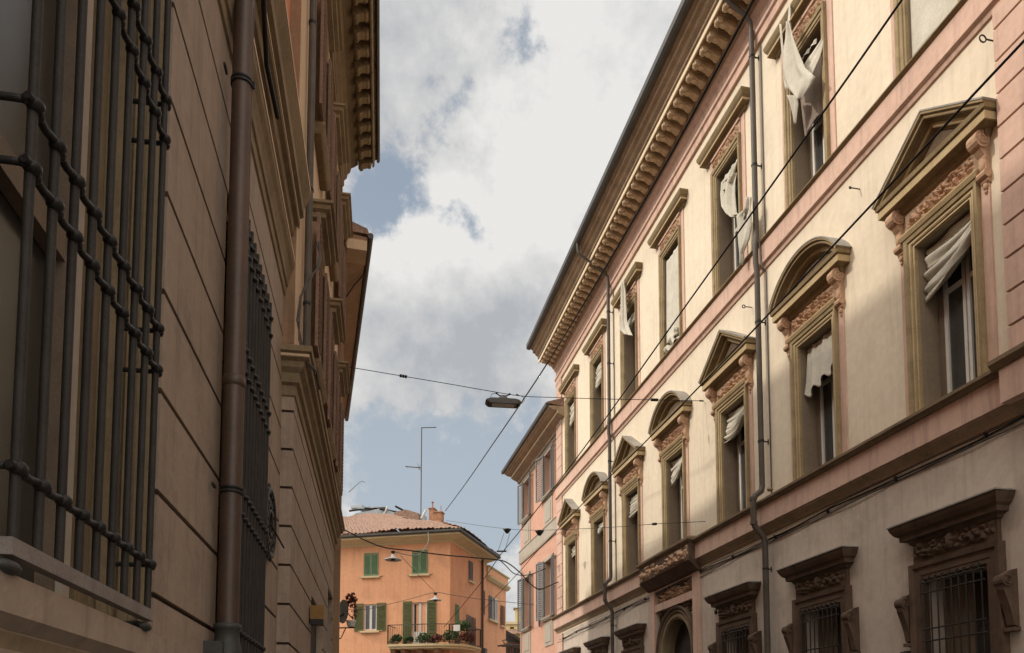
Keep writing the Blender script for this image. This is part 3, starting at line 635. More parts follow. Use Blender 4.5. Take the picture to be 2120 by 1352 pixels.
grille(LW, 1.888, 2.912, 9, 2.045, 5.2, (2.245, 2.965, 3.12, 3.85, 4.005, 4.74, 4.9), .12)
grille(LW2, 4.66, 5.72, 10, 2.05, 4.80, (2.23, 2.94, 3.08, 3.82, 3.96, 4.55, 4.68), .10, rb=.013)
part('shutter', 'pipe', LW2, lambda b: [b.box(ra(4.64 + .105 * i), ra(4.64 + .105 * i - .085), .02 , .03, 2.16, 4.86) for i in range(1, 11)])
dpA = MB(); dpA.tube([(0, .10, 2.2), (0, .10, 5.98), (0, .085, 6.1), (0, .0, 6.3)], .056, 18)
dpA = dpA.build('downpipe', 'copper', tau, loc=(ra(4.46), 0, 0))
part('cast_shoe', 'cast', dpA, lambda b: b.lathe((0, .10, 0), [(.07, 0), (.07, 1.9), (.082, 1.96), (.084, 2.06), (.068, 2.14), (.063, 2.2), (.074, 2.21), (.074, 2.235), (.056, 2.24)], 18).box(-.02, .12, 0, .1, 1.9, 2.13))
def clamps(b):
    for z in (z_,): b.lathe((0, .10, z), [(.058, -.018), (.064, -.018), (.064, -.004), (.058, -.004), (.058, .006), (.064, .006), (.064, .018), (.058, .018)], 18).box(.06, .13, .02, .032, z - .008, z + .008).box(-.004, .004, .16, .175, z - .02, z + .02)
for z_ in (5.42, 2.99): part('clamp', 'iron', dpA, clamps)
part('seam_collar', 'copper', dpA, lambda b: [b.lathe((0, .10, z), [(.0565, -.03), (.0605, -.028), (.0605, .028), (.0565, .03)], 18) for z in (3.62,)])
part('solder_seam', 'copper', dpA, lambda b: b.box(-.004, .004, .154, .1585, 2.25, 5.9))
part('cornice_gap_strip', 'cable', tau, lambda b: b.tube([(ra(s), p, z) for s, p, z in ((4.4, .23, 6.15), (4.8, .15, 6.33), (5.3, .1, 6.30), (5.8, .11, 6.32))], .018, 6))  # black tube added to stand for the dark gap along the cornice
rg = MB()
for i in range(14):
    a = 6.283 * i / 14; rg.ball((.27 * math.cos(a), .028, 3.34 + .27 * math.sin(a)), (.05, .018, .05), 6); rg.ball((.16 * math.cos(a + .2), .028, 3.34 + .16 * math.sin(a + .2)), (.035, .015, .035), 6)
rg.tube([(.27 * math.cos(6.283 * i / 24), .03, 3.34 + .27 * math.sin(6.283 * i / 24)) for i in range(25)], .02, 6).tube([(.1 * math.cos(6.283 * i / 16), .03, 3.34 + .1 * math.sin(6.283 * i / 16)) for i in range(17)], .015, 6)
rg.tube([(0, .03, 3.34), (-.36, .10, 3.22)], .008, 5)
wreath = tag(rg.build('wall_wreath', 'iron', mw=FA.mat(-6.45)), 'round dark iron wreath fixed to the taupe wall past the second barred window', 'wreath')

# ================================================================== SECOND LEFT BUILDING, local x = -s
SB = 10.0
rb_ = lambda s: -(s - SB)
E0, E1 = 7.22, 13.4
bw = thing('townhouse', 'ochre left townhouse with louvred shutters and bracketed eaves beyond the taupe wall', 'building', FB.mat(-SB))
BH = [(rb_(11.3), rb_(9.35), -1, 3.25), (rb_(13.2), rb_(12.1), -1, 3.85)]
def wall_b(b):
    gz = [3.88 + .361 * k for k in range(-10, 4)]; zs = [0, 5.0, 3.25, 3.85]
    for g_ in gz: 
        if 0 < g_ < 4.9: zs += [g_ - .012, g_ + .012]
    xs = [rb_(E0), rb_(E0 + .02), rb_(E1)] + [h[i] for h in BH for i in (0, 1)]
    def f(x, z):
        gr = any(abs(z - g_) < .012 for g_ in gz)
        if in_hole(x, z, BH): return -.6
        if gr and x > rb_(E0 + .02): return None
        return -.02 if gr else 0
    b.cells(xs, zs, f, edge=-.16)
part('wall', 'aplast', bw, wall_b)
for k in range(-5, 3):
    part('groove_line', 'groove', bw, lambda b: b.box(rb_(9.34) if k < -1 else rb_(E1 - .9), rb_(E0 + .02), -.019, -.0175, 3.8695 + .361 * k, 3.8905 + .361 * k))
    part('groove_line', 'groove', bw, lambda b: b.box(rb_(E0 + .0195), rb_(E0 + .018), -.13, -.0195, 3.869 + .361 * k, 3.891 + .361 * k))
part('wall', 'aplast', bw, lambda b: b.box(rb_(E1), rb_(E0 + .021), -8, -.602, 0, 11.6).box(rb_(E0 + .06), rb_(E0 + .021), -.6, -.02, 0, 5), label='rear walls')
for h_ in BH: part('doorway', 'dark', bw, lambda b: b.box(h_[0] + .002, h_[1] - .002, -.14, -.10, 0, h_[3] - .002))  # dark sheet near the front stands for the unlit interior
hs = [(8.42, 9.57), (10.42, 11.55), (12.33, 13.3)]
BU = [(rb_(b1 - .22), rb_(a1 + .22), z0, z1) for a1, b1 in hs for z0, z1 in ((5.75, 7.25), (8.5, 10.05))]
def wall_bu(b):
    xs = [rb_(E0), rb_(E1)]; zs = [5.0, 11.7]
    for h in BU: xs += h[:2]; zs += h[2:]
    b.cells(xs, zs, lambda x, z: -.2 if in_hole(x, z, BU) else 0, edge=-.6)
part('wall', 'apale', bw, wall_bu, label='pale ochre plaster of the upper floors')
part('return_shade_strip', 'abrown', bw, lambda b: b.box(rb_(E0 - .001), rb_(E0 - .006), -.14, -.01, 5.25, 11.0))  # brown tone paints the shade on the return face
part('string_cornice', 'atrim', bw, lambda b: b.hood(rb_(E1), rb_(E0), [(0, 4.74), (.015, 4.75), (.02, 4.84), (.05, 4.86), (.05, 4.95), (.09, 4.99), (.10, 5.04), (.135, 5.06), (.14, 5.10), (.165, 5.11), (.17, 5.16), (.0, 5.22)], back=-.14))
part('cornice_fillet', 'apale', bw, lambda b: b.hood(rb_(E1), rb_(E0), [(.135, 5.065), (.146, 5.067), (.146, 5.09), (.135, 5.09)], back=-.14))
EV = lambda L_: [(y * .84, z + .43) for y, z in L_]
part('eaves_moulding', 'atrim', bw, lambda b: b.prism(EV([(0, 10.75), (.05, 10.75), (.05, 10.86), (.08, 10.88), (.08, 10.98), (.13, 11.02), (.15, 11.1), (.2, 11.14), (.22, 11.22), (.3, 11.26), (.36, 11.30), (.36, 11.37), (0, 11.37)]), rb_(E1), rb_(E0)))
part('corona', 'grimy', bw, lambda b: b.prism(EV([(0, 11.372), (.66, 11.372), (.66, 11.29), (.69, 11.29), (.71, 11.33), (.71, 11.42), (.75, 11.44), (.75, 11.50), (0, 11.50)]), rb_(E1), rb_(E0)))
part('gutter', 'gutter', bw, lambda b: b.prism(EV([(.75, 11.42), (.78, 11.40), (.81, 11.42), (.82, 11.46), (.82, 11.54), (.74, 11.54)]), rb_(E1 + .03), rb_(E0)))
part('roof', 'tile', bw, lambda b: b.prism(EV([(.78, 11.545), (.78, 11.6), (-7.9, 13.2), (-7.9, 11.0), (-.5, 11.2), (0, 11.51)]), rb_(E1), rb_(E0)))
mb_ = MB().prism(EV([(.37, 11.37), (.37, 11.22), (.42, 11.19), (.5, 11.23), (.58, 11.25), (.64, 11.29), (.655, 11.37)]), -.065, .065); cyl_x(mb_, .36, 11.655, .04, -.075, .075, 10); cyl_x(mb_, .50, 11.71, .035, -.075, .075, 10)
m0 = mb_.build('modillion', 'grimy', bw)
for i in range(21):
    x = rb_(13.32 - i * .292)
    if i == 0: m0.location = (x, 0, 0)
    else: c = m0.copy(); C.objects.link(c); c.parent = bw; c.location = (x, 0, 0)
def louvre_shutter(b, x0, x1, z0, z1, y, th=.03, pitch=.05, ang=1):
    b.box(x0, x0 + .04, y, y + th, z0, z1).box(x1 - .04, x1, y, y + th, z0, z1).box(x0 + .04, x1 - .04, y, y + th, z0, z0 + .06).box(x0 + .04, x1 - .04, y, y + th, z1 - .06, z1)
    n = int((z1 - z0 - .12) / pitch)
    for i in range(n):
        z = z0 + .06 + pitch * (i + .1)
        b.prism([(y - .006, z + pitch * .75), (y + .0, z + pitch * .95), (y + th + .012, z + .012), (y + th + .004, z)], x0 + .041, x1 - .041)
def bwindow(hoodz, z0, z1, w=1.15):
    h = MB(); h.sweep([(-w / 2 + .22, z0), (-w / 2 + .22, z1), (w / 2 - .22, z1), (w / 2 - .22, z0)], [(-.003, -.02), (-.003, .05), (.04, .06), (.1, .08), (.1, -.02)])
    W_ = h.build('window', 'abrown', bw)
    part('hood', 'atrim', W_, lambda b: b.hood(-w / 2 + .20, w / 2 - .20, [(0, hoodz - .22), (.02, hoodz - .2), (.03, hoodz - .14), (.09, hoodz - .12), (.095, hoodz - .07), (.14, hoodz - .05), (.15, hoodz - .01), (.18, hoodz), (.18, hoodz + .03), (0, hoodz + .06)], y0=.06))
    part('shutter', 'louvre', W_, lambda b: louvre_shutter(b, -w / 2 - .20, -w / 2 + .21, z0, z1, .085, pitch=.06)); part('shutter', 'louvre', W_, lambda b: louvre_shutter(b, w / 2 - .21, w / 2 + .20, z0, z1, .085, pitch=.06))
    part('glass', 'inner', W_, lambda b: b.box(-w / 2 + .23, w / 2 - .23, -.19, -.17, z0, z1))
    part('sill', 'atrim', W_, lambda b: b.hood(-w / 2 + .1, w / 2 - .1, [(0, z0 - .12), (.02, z0 - .1), (.05, z0 - .04), (.05, z0 - .01)], y0=.08))
    return W_
bwL, bwU = bwindow(7.52, 5.75, 7.25), bwindow(10.35, 8.5, 10.05)
index_kids()
for i, (a1, b1) in enumerate(hs):
    x = rb_((a1 + b1) / 2)
    for src in (bwL, bwU):
        if i == 0: src.location = (x, 0, 0)
        else: copy_tree(src, bw, (x, 0, 0))
dpB = MB().tube([(0, .055, 5.2), (0, .055, 11.2), (0, .22, 11.5), (0, .52, 11.75)], .037, 12).build('downpipe', 'pipe', bw, loc=(rb_(7.68), 0, 0))
for z_ in (5.9, 7.1, 8.9, 10): part('clamp', 'iron', dpB, lambda b: b.tube([(0, .055, z_ - .015), (0, .055, z_ + .015)], .043, 12))
part('twisted_cable', 'cable2', bw, lambda b: [b.tube([(rb_(s) + .01 * math.sin(k * 2 + j), p + .012 * math.cos(k * 2 + j), z) for k, (s, p, z) in enumerate(((7.19, .19, 6.25), (7.17, .22, 6.1), (7.12, .2, 5.95), (7.08, .12, 5.8), (7.06, .06, 5.62), (7.06, .04, 5.4), (7.08, .06, 5.22), (7.12, .1, 5.08), (7.2, .19, 4.99), (7.6, .2, 5.0)))], .009, 6) for j in (0, 3)])
lb = MB().box(-.005, .16, .012, .165, 2.93, 3.09); lb = lb.build('lamp_box', 'brass', mw=FB.mat(-9.25)); 
tag(lb, 'small bronze lamp box with a black base beside the dark doorway on the left', 'lamp')
part('base', 'iron', lb, lambda b: b.box(-.0, .155, .015, .16, 2.87, 2.929)); part('arm', 'iron', lb, lambda b: b.box(.03, .06, -.0, .012, 2.9, 3.0))

# ================================================================== THIRD LEFT BUILDING (the street bends)
FL = Fr((-3.05, 13.55), (.966, .257))
tb = thing('townhouse', 'low brown townhouse with a wide boarded eave behind the ochre townhouse', 'building', FL.mat())
part('wall', 'abrown', tb, lambda b: b.box(-8.3, -.02, -6, 0, 0, 10.6))
part('wall', 'aplast', tb, lambda b: b.box(-8.3, -.021, -5.9, .006, 0, 6.2), label='taupe lower wall')
part('eaves_board', 'abrown', tb, lambda b: b.prism([(0, 10.44), (.38, 10.62), (.40, 10.66), (0, 10.70)], -8.35, .1))
part('eaves_end', 'apale', tb, lambda b: b.box(-.35, .11, .02, .38, 10.40, 10.59))
part('gutter', 'gutter', tb, lambda b: b.tube([(.14, .44, 10.68), (-4, .44, 10.66), (-8.45, .44, 10.64)], .055, 12))
part('roof', 'tile', tb, lambda b: b.prism([(.42, 10.70), (.38, 10.80), (-3, 11.9), (-6, 10.7), (0, 10.705)], -8.35, .15))
part('tie_wire', 'cable2', tb, lambda b: b.tube([(-1.6, .05, 10.36), (-1.2, .24, 10.5), (-1.0, .42, 10.62)], .015, 5))
dish = MB()
dish.grid(20, 6, lambda u, v: (.25 * v * math.cos(6.283 * u) + .02 * v * v, .24 + .10 * v * math.cos(6.283 * u) - .02 * v * v, 4.32 + .27 * v * math.sin(6.283 * u)))
dish.grid(20, 6, lambda u, v: (.25 * v * math.cos(6.283 * u) + .02 * v * v - .012, .252 + .10 * v * math.cos(6.283 * u) - .02 * v * v, 4.32 + .27 * v * math.sin(6.283 * u)))
dish = dish.build('satellite_dish', 'dishgrey', mw=FL.mat(-3.8)); tag(dish, 'small grey satellite dish on the left house wall at street bend', 'dish')
part('arm', 'iron', dish, lambda b: b.tube([(0, 0, 4.1), (0, .29, 4.3)], .02, 6).tube([(0, .3, 4.32), (0, .45, 4.15)], .012, 6))
def foliage(b, c, r, n, size, seed):
    q = random.Random(seed)
    for i in range(n):
        d = Vector((q.gauss(0, 1), q.gauss(0, 1), q.gauss(0, 1))).normalized() * q.random() ** .4
        p = Vector((c[0] + d.x * r[0], c[1] + d.y * r[1], c[2] + d.z * r[2])); a = Vector((q.uniform(-1, 1), q.uniform(-1, 1), q.uniform(-1, 1))).normalized(); t = a.cross(Vector((q.random(), q.random(), q.random() + .1))).normalized() * size * q.uniform(.6, 1.3); a = a * size * q.uniform(.8, 1.5)
        b.add([p - t * .5, p + a * .5, p + t * .5, p - a * .5], [(0, 1, 2, 3)])
fb = MB(); foliage(fb, (0, .42, 4.62), (.2, .14, .2), 130, .07, 1); foliage(fb, (.0, .5, 4.35), (.1, .08, .18), 50, .05, 2)
fbx = fb.build('flower_basket', 'rust', mw=FL.mat(-4.1)); tag(fbx, 'rust red hanging flowers on a wall bracket above the satellite dish', 'plant')
part('bracket', 'iron', fbx, lambda b: b.tube([(0, 0, 3.98), (0, .5, 4.0)], .015, 6).tube([(0, 0, 3.7), (0, .2, 3.75), (0, .3, 3.98)], .012, 6))
part('pot', 'white', fbx, lambda b: b.lathe((0, .42, 4.02), [(.08, 0), (.11, .12), (.12, .14), (0, .13)], 10))

# the left row stands a little farther from the middle of the street than first laid out: every mesh is resized about eye height
LK = 1.17
def resize(root, K):
    seen = set()
    def go(o, top):
        if o.type == 'MESH' and o.data.name not in seen:
            seen.add(o.data.name)
            for v in o.data.vertices: v.co = (v.co.x * K, v.co.y * K, 1.65 + (v.co.z - 1.65) * K)
            o.data.update()
        if top: m_ = o.matrix_world.copy(); m_.translation = Vector((m_.translation.x * K, m_.translation.y * K, 0)); o.matrix_world = m_
        else: o.location = o.location * K
        for c_ in KIDS.get(o.name, []): go(c_, False)
    go(root, True)
bpy.context.view_layer.update(); index_kids()
for o_ in (tau, bw, tb, lb, dish, fbx, wreath): resize(o_, LK)

# ================================================================== SALMON HOUSE (far right)
F2 = Fr((2.0, 28.2), (-.9748, -.2232))
sal = thing('townhouse', 'salmon corner house with open grey shutters past the end of the pink palazzo', 'building', F2.mat())
SW = [(c - .5, c + .5, z0, z1) for c in (2.35, 5.9) for z0, z1 in ((11.1, 12.85), (6.15, 8.45))]
def wall_s(b):
    xs = [-.4, 7.15]; zs = [0, 13.2]
    for h in SW: xs += h[:2]; zs += h[2:]
    b.cells(xs, zs, lambda x, z: -.25 if in_hole(x, z, SW) else 0, edge=-6)
part('wall', 'pink2', sal, wall_s)
part('frieze', 'greyst', sal, lambda b: b.prism([(0, 12.98), (.03, 12.98), (.05, 13.15), (.0, 13.2)], -.4, 7.2))
part('cornice', 'soffit', sal, lambda b: b.prism([(0, 13.1), (.1, 13.1), (.12, 13.2), (.2, 13.24), (.34, 13.3), (.4, 13.36), (.42, 13.42), (.62, 13.45), (.66, 13.5), (.74, 13.52), (.74, 13.58), (0, 13.6)], -.4, 7.35))
part('cornice_fillet', 'band', sal, lambda b: b.prism([(.405, 13.34), (.43, 13.34), (.43, 13.415), (.405, 13.415)], -.4, 7.35).prism([(.738, 13.525), (.75, 13.525), (.75, 13.55), (.738, 13.55)], -.4, 7.36))
part('gutter', 'gutter', sal, lambda b: b.prism([(.745, 13.57), (.78, 13.54), (.85, 13.54), (.87, 13.6), (.87, 13.68), (.74, 13.68)], -.4, 7.42))
part('roof', 'tile', sal, lambda b: b.prism([(.8, 13.685), (.8, 13.74), (-3.2, 15), (-6, 13.6), (-.05, 13.61), (0, 13.605)], -.35, 7.3))
part('string_band', 'greyst', sal, lambda b: b.prism([(0, 9.25), (.05, 9.25), (.07, 9.32), (.07, 9.8), (.1, 9.84), (0, 9.88)], -.4, 7.22))
part('corner_pilaster', 'greyst', sal, lambda b: b.box(7.0, 7.16, -.02, .03, 0, 6.05))
for c in (2.35, 5.9):
    for z0, z1 in ((9.885, 10.9), (5.0, 5.95)): part('parapet_panel', 'greyst', sal, lambda b: b.box(c - .62, c + .62, -.01, .03, z0, z1).box(c - .4, c + .4, .03, .05, z0 + .15, z1 - .14))
def swindow(c, z0, z1, i):
    w = MB(); w.sweep([(-.5, z0), (-.5, z1), (.5, z1), (.5, z0)], [(-.003, -.02), (-.003, .04), (.12, .04), (.12, -.02)])
    W_ = w.build('window', 'greyst', sal, loc=(c, 0, 0))
    part('sill', 'greyst', W_, lambda b: b.hood(-.62, .62, [(0, z0 - .14), (.04, z0 - .1), (.08, z0 - .05), (.08, z0 - .01)], y0=.08))
    part('glass', 'inner', W_, lambda b: b.box(-.49, .49, -.24, -.22, z0, z1))
    part('window_frame', 'white', W_, lambda b: [b.box(x, x + .06, -.22, -.18, z0, z1) for x in (-.49, -.03, .43)])
    for sg, an in ((-1, 12 if i % 2 else 8), (1, 9 if i % 2 else 16)):
        b = MB(); louvre_shutter(b, .0, .60, z0 - .04, z1 + .04, 0, th=.045, pitch=.09); o = b.build('shutter', 'gshut', W_, loc=(sg * .5, .06, 0))
        o.rotation_euler = (0, 0, R_(an) if sg > 0 else R_(180 - an))
    return W_
for i, (c, z0, z1) in enumerate(((2.35, 11.1, 12.85), (5.9, 11.1, 12.85), (2.35, 6.15, 8.45), (5.9, 6.15, 8.45))): swindow(c, z0, z1, i)
part('downpipe', 'gshut', sal, lambda b: b.tube([(3.5, .09, 8.6), (3.5, .09, 5.9)], .05, 10))

# ================================================================== ORANGE HOUSE (street end)
FO = Fr((-2.88, 35.5), (-.218, -.976)); FS = Fr((-2.88, 35.5), (.958, -.287))
oh = thing('house', 'orange house with green shutters and a planted corner balcony facing down the street', 'building', FO.mat())
IO = FO.M.inverted() @ FS.M            # side frame relative to the house
def side(fn):
    b = MB(); fn(b); b.v = [tuple(IO @ Vector(v)) for v in b.v]; return b
OH = [(3.62, 4.26, 6.38, 7.62), (1.12, 1.83, 5.62, 7.62)]
def wall_o(b):
    xs = [0, 9.5]; zs = [0, 10.62]
    for h in OH: xs += h[:2]; zs += h[2:]
    b.cells(xs, zs, lambda x, z: -.14 if in_hole(x, z, OH) else 0, edge=-8)
part('wall', 'orange', oh, wall_o)
side(lambda b: b.box(-5.3, -.0, -6, 0, 0, 10.62).box(-8.88, -5.302, -5.5, -.02, 0, 9.8)).build('wall', 'orange', oh, label='orange side wall turning away to the right')
cw = FO.M.inverted()
def eave_pt(y, z): # corner of both offset lines
    n1, n2 = FO.n, FS.n; O = Vector((-2.88, 35.5, 0)); a, b_, c_, d_ = n1.x, n1.y, n2.x, n2.y; det = a * d_ - b_ * c_
    x = (y * d_ - b_ * y) / det; yy = (a * y - y * c_) / det
    return cw @ Vector((O.x + x, O.y + yy, z))
def ring(y, z): 
    c_ = eave_pt(y, z); l = Vector((9.5, y, z)); r = IO @ Vector((-5.3, y, z)); return [l, c_, r]
def eaves(b, prof):
    v = []; f = []
    for y, z in prof: v += ring(y, z)
    for k in range(len(prof) - 1):
        for i in range(2): a = 3 * k + i; f.append((a, a + 1, a + 4, a + 3))
    n = len(prof)
    b.add(v, f + [tuple(3 * k + 2 for k in range(n)), tuple(3 * k for k in reversed(range(n)))])
part('eaves', 'ocream', oh, lambda b: eaves(b, [(0, 10.42), (.03, 10.42), (.05, 10.5), (.1, 10.52), (.60, 10.64), (.64, 10.60), (.68, 10.62), (.68, 10.74), (0, 10.76)]))
part('gutter', 'gutter', oh, lambda b: eaves(b, [(.68, 10.70), (.74, 10.68), (.8, 10.73), (.8, 10.82), (.66, 10.83)]))
rc = Vector((5.6, -5.0, 13.42))
def tiles(b, e0, e1, r0, r1, nu, nv):
    L_ = (e1 - e0).length; rr = random.Random(3); ph = [rr.uniform(-.5, .5) for _ in range(400)]
    def f(u, v):
        p = e0.lerp(e1, u).lerp(r0.lerp(r1, u), v); k = u * L_ / .2; row = v * nv
        h = .05 * abs(math.sin(k * math.pi + .9 * ph[int(row) % 400])) + .06 * ph[(int(k) * 37 + int(row) * 13) % 400] + .045 * (1 - row % 1) + .05 * math.sin(k * .21 + row * .3)
        return (p.x, p.y, p.z + h)
    b.grid(nu, nv, f, False)
def roof_o(b):
    e = ring(.80, 10.83)
    tiles(b, e[0], e[1], Vector((9.5, -5.0, 13.42)), rc, 260, 40)
    tiles(b, e[1], e[2], rc, IO @ Vector((-5.3, -4.5, 12.0)), 160, 34)
    b.add([(9.5, -5, 13.45), rc, IO @ Vector((-5.3, -4.5, 12.05)), IO @ Vector((-5.3, -6, 10.6)), (9.5, -10, 10.6)], [(0, 1, 2, 3, 4)])
part('roof', 'tile', oh, roof_o)
def ch(b): b.box(1.40, 1.80, -3.4, -3.0, 11.6, 12.75).box(1.82, 2.1, -3.5, -3.05, 11.6, 12.98).box(1.1, 1.38, -3.2, -2.9, 11.5, 12.2).box(1.36, 1.84, -3.44, -2.96, 12.75, 12.80).box(1.80, 2.13, -3.54, -3.01, 12.98, 13.03).tube([(1.95, -3.2, 13.0), (1.95, -3.2, 13.35)], .035, 8).tube([(1.95, -3.2, 13.33), (1.95, -3.2, 13.38)], .07, 8).tube([(1.5, -3.2, 12.8), (1.5, -3.2, 13.15)], .02, 6).prism([(-2.8, 11.4), (-2.8, 11.75), (-3.6, 12.1), (-3.6, 11.4)], .75, 2.2)
part('chimney', 'brick', oh, ch)
part('roof_terrace_cover', 'grey', oh, lambda b: b.prismy([(7.8, 13.2), (7.1, 13.65), (5.6, 13.85), (4.2, 13.35), (3.9, 13.1)], -6.2, -5.2).box(5.4, 7.0, -6.6, -5.2, 13.9, 13.96).box(3.0, 4.6, -5.4, -4.8, 12.9, 13.25).box(6.9, 7.6, -6.2, -5.6, 14.1, 14.25))
part('roof_beams', 'dark', oh, lambda b: [b.tube([(7.4 - .9 * i, -5.0, 13.75 + .1 * (i % 2)), (6.4 - .8 * i, -5.6, 14.05 - .18 * i)], .06, 4) for i in range(4)])
part('dormer', 'tile', oh, lambda b: b.prismy([(3.2, 12.9), (3.2, 13.25), (3.9, 13.5), (4.6, 13.4), (4.6, 12.9)][::-1], -5.6, -4.6))
part('flashing', 'white', oh, lambda b: b.tube([(2.8, -3.9, 12.75), (2.55, -3.9, 13.2)], .06, 6).tube([(5.4, -5.15, 13.5), (5.2, -5.15, 13.9)], .05, 6))
part('party_wall', 'relief', oh, lambda b: b.prismy([(9.4, 11), (7.4, 12.6), (7.4, 13.2), (9.4, 14.1)][::-1], -4.2, -3.9), label='brick gable at the left end of the roof')
def shut(b, x0, x1, z0, z1, y=.02, n=10, gap=True):
    m_ = (x0 + x1) / 2
    for a, c_ in (((x0, m_ - .012), (m_ + .012, x1)) if gap else ((x0, x1),)): louvre_shutter(b, a, c_, z0, z1, y, pitch=(z1 - z0) / n / 2)
part('shutters', 'green', oh, lambda b: shut(b, 3.56, 4.28, 8.99, 10.08)); part('shutters', 'green', oh, lambda b: shut(b, 1.10, 1.86, 8.97, 10.09))
def sill_(b, x0, x1, z): b.box(x0 - .12, x1 + .12, 0, .13, z - .09, z).box(x0 - .24, x0 - .12, .0, .05, z - .01, z + .02).box(x1 + .12, x1 + .24, 0, .05, z - .01, z + .02)
for q_ in ((3.56, 4.28, 8.96), (1.1, 1.86, 8.95), (3.56, 4.28, 6.34)): part('sill', 'ocream', oh, lambda b: sill_(b, *q_))
def fwin(b, x0, x1, z0, z1, y=-.13):
    for x in (x0, (x0 + x1) / 2 - .06, x1 - .06): b.box(x, x + (.06 if x != (x0 + x1) / 2 - .06 else .12), y, y + .06, z0, z1)
    b.box(x0, x1, y + .001, y + .055, z1 - .06, z1).box(x0, x1, y + .001, y + .055, z0, z0 + .06)
w_ = part('window', 'white', oh, lambda b: fwin(b, 3.62, 4.26, 6.38, 7.62)); part('glass', 'glass', w_, lambda b: b.box(3.63, 4.25, -.138, -.12, 6.38, 7.62))
part('shutter', 'olive', w_, lambda b: shut(b, 3.14, 3.6, 6.34, 7.66, gap=False, n=12)); part('shutter', 'olive', w_, lambda b: shut(b, 4.28, 4.74, 6.34, 7.66, gap=False, n=12))
w_ = part('balcony_door', 'white', oh, lambda b: (fwin(b, 1.12, 1.83, 5.62, 7.62), b.box(1.18, 1.77, -.13, -.09, 5.66, 6.25))); part('glass', 'glass', w_, lambda b: b.box(1.13, 1.82, -.138, -.12, 6.25, 7.6))
part('shutter', 'olive', w_, lambda b: shut(b, .66, 1.1, 5.62, 7.68, gap=False, n=16)); part('shutter', 'olive', w_, lambda b: shut(b, 1.85, 2.29, 5.62, 7.68, gap=False, n=16))
sh = lambda a, c_, z0, z1, m, nm='shutters', g=True: side(lambda b: shut(b, -c_, -a, z0, z1, .02, gap=g)).build(nm, m, oh)
sh(2.5, 3.05, 9.09, 10.08, 'gshut'); sh(.66, 1.12, 5.6, 7.6, 'green'); sh(2.2, 2.62, 5.75, 7.33, 'gshut', g=False); sh(2.64, 3.5, 5.75, 7.3, 'louvre'); sh(4.75, 4.95, 7.7, 8.95, 'louvre', g=False); sh(5.7, 6.15, 7.6, 8.87, 'gshut', g=False); sh(6.65, 7.2, 7.6, 8.87, 'white', g=False); sh(7.8, 8.45, 7.5, 8.66, 'louvre')
side(lambda b: b.box(-6.64, -6.16, -.01, .01, 7.6, 8.87)).build('glass', 'glass', oh)
for q_ in ((-3.2, -2.4, 8.98), (-7.3, -5.6, 7.5), (-8.5, -7.7, 7.42)): side(lambda b: b.box(q_[0], q_[1], 0, .12, q_[2], q_[2] + .08)).build('sill', 'ocream', oh)
side(lambda b: b.tube([(-4.45, .08, 10.6), (-4.45, .08, 0)], .06, 8)).build('downpipe', 'copper', oh)
side(lambda b: b.box(-8.95, -5.31, -.2, .10, 9.86, 10.34).prism([(0, 9.62), (.1, 9.66), (.22, 9.78), (.24, 9.86), (0, 9.86)], -9.0, -5.31).prism([(0, 10.34), (.16, 10.34), (.2, 10.4), (0, 10.42)], -9.0, -5.31)).build('parapet', 'ocream', oh)
side(lambda b: relief(b, -8.7, -5.6, 9.92, 10.28, .102, .03, 8, 40, 8, 14)).build('parapet_relief', 'orange', oh)
# balcony
def outline(y, k=0):
    pts = [Vector((2.66, -.02, 0)), Vector((2.66, y, 0))]
    c_ = eave_pt(y, 0); a = Vector((.9, y, 0)); e_ = IO @ Vector((-.7, y, 0))
    for i in range(9): t = i / 8; pts.append(a.lerp(c_, t).lerp(c_.lerp(e_, t), t))
    pts += [IO @ Vector((-1.6, y, 0)), IO @ Vector((-1.6, -.02, 0))]
    return pts
def slab(b, y, z0, z1):
    P = outline(y); n = len(P); v = [(p.x, p.y, z0) for p in P] + [(p.x, p.y, z1) for p in P]
    b.add(v, [(i, (i + 1) % n, (i + 1) % n + n, i + n) for i in range(n)] + [tuple(range(n)), tuple(range(2 * n - 1, n - 1, -1))])
bal = part('balcony', 'ocream', oh, lambda b: (slab(b, 1.0, 5.46, 5.56), slab(b, .93, 5.36, 5.455)))
for x_ in (.3, 1.1, 1.9, 2.4): part('corbel', 'abrown', bal, lambda b: b.prism([(0, 4.6), (.12, 4.65), (.3, 5.0), (.75, 5.2), (.8, 5.355), (0, 5.355)], x_, x_ + .2))
def railing(b):
    P = outline(.95); top = [Vector((p.x, p.y, 6.45)) for p in P]
    b.tube(top, .018, 6); b.tube([p - Vector((0, 0, .80)) for p in top], .012, 5)
    for a, c_ in zip(top[:-1], top[1:]):
        n = max(1, int((c_ - a).length / .11))
        for i in range(n): p = a.lerp(c_, i / n); b.tube([p, p - Vector((0, 0, .89))], .006, 4)
    for i in (1, 5, 11): b.tube([top[i], top[i] - Vector((0, 0, .9))], .03, 6)
part('railing', 'iron', bal, railing)
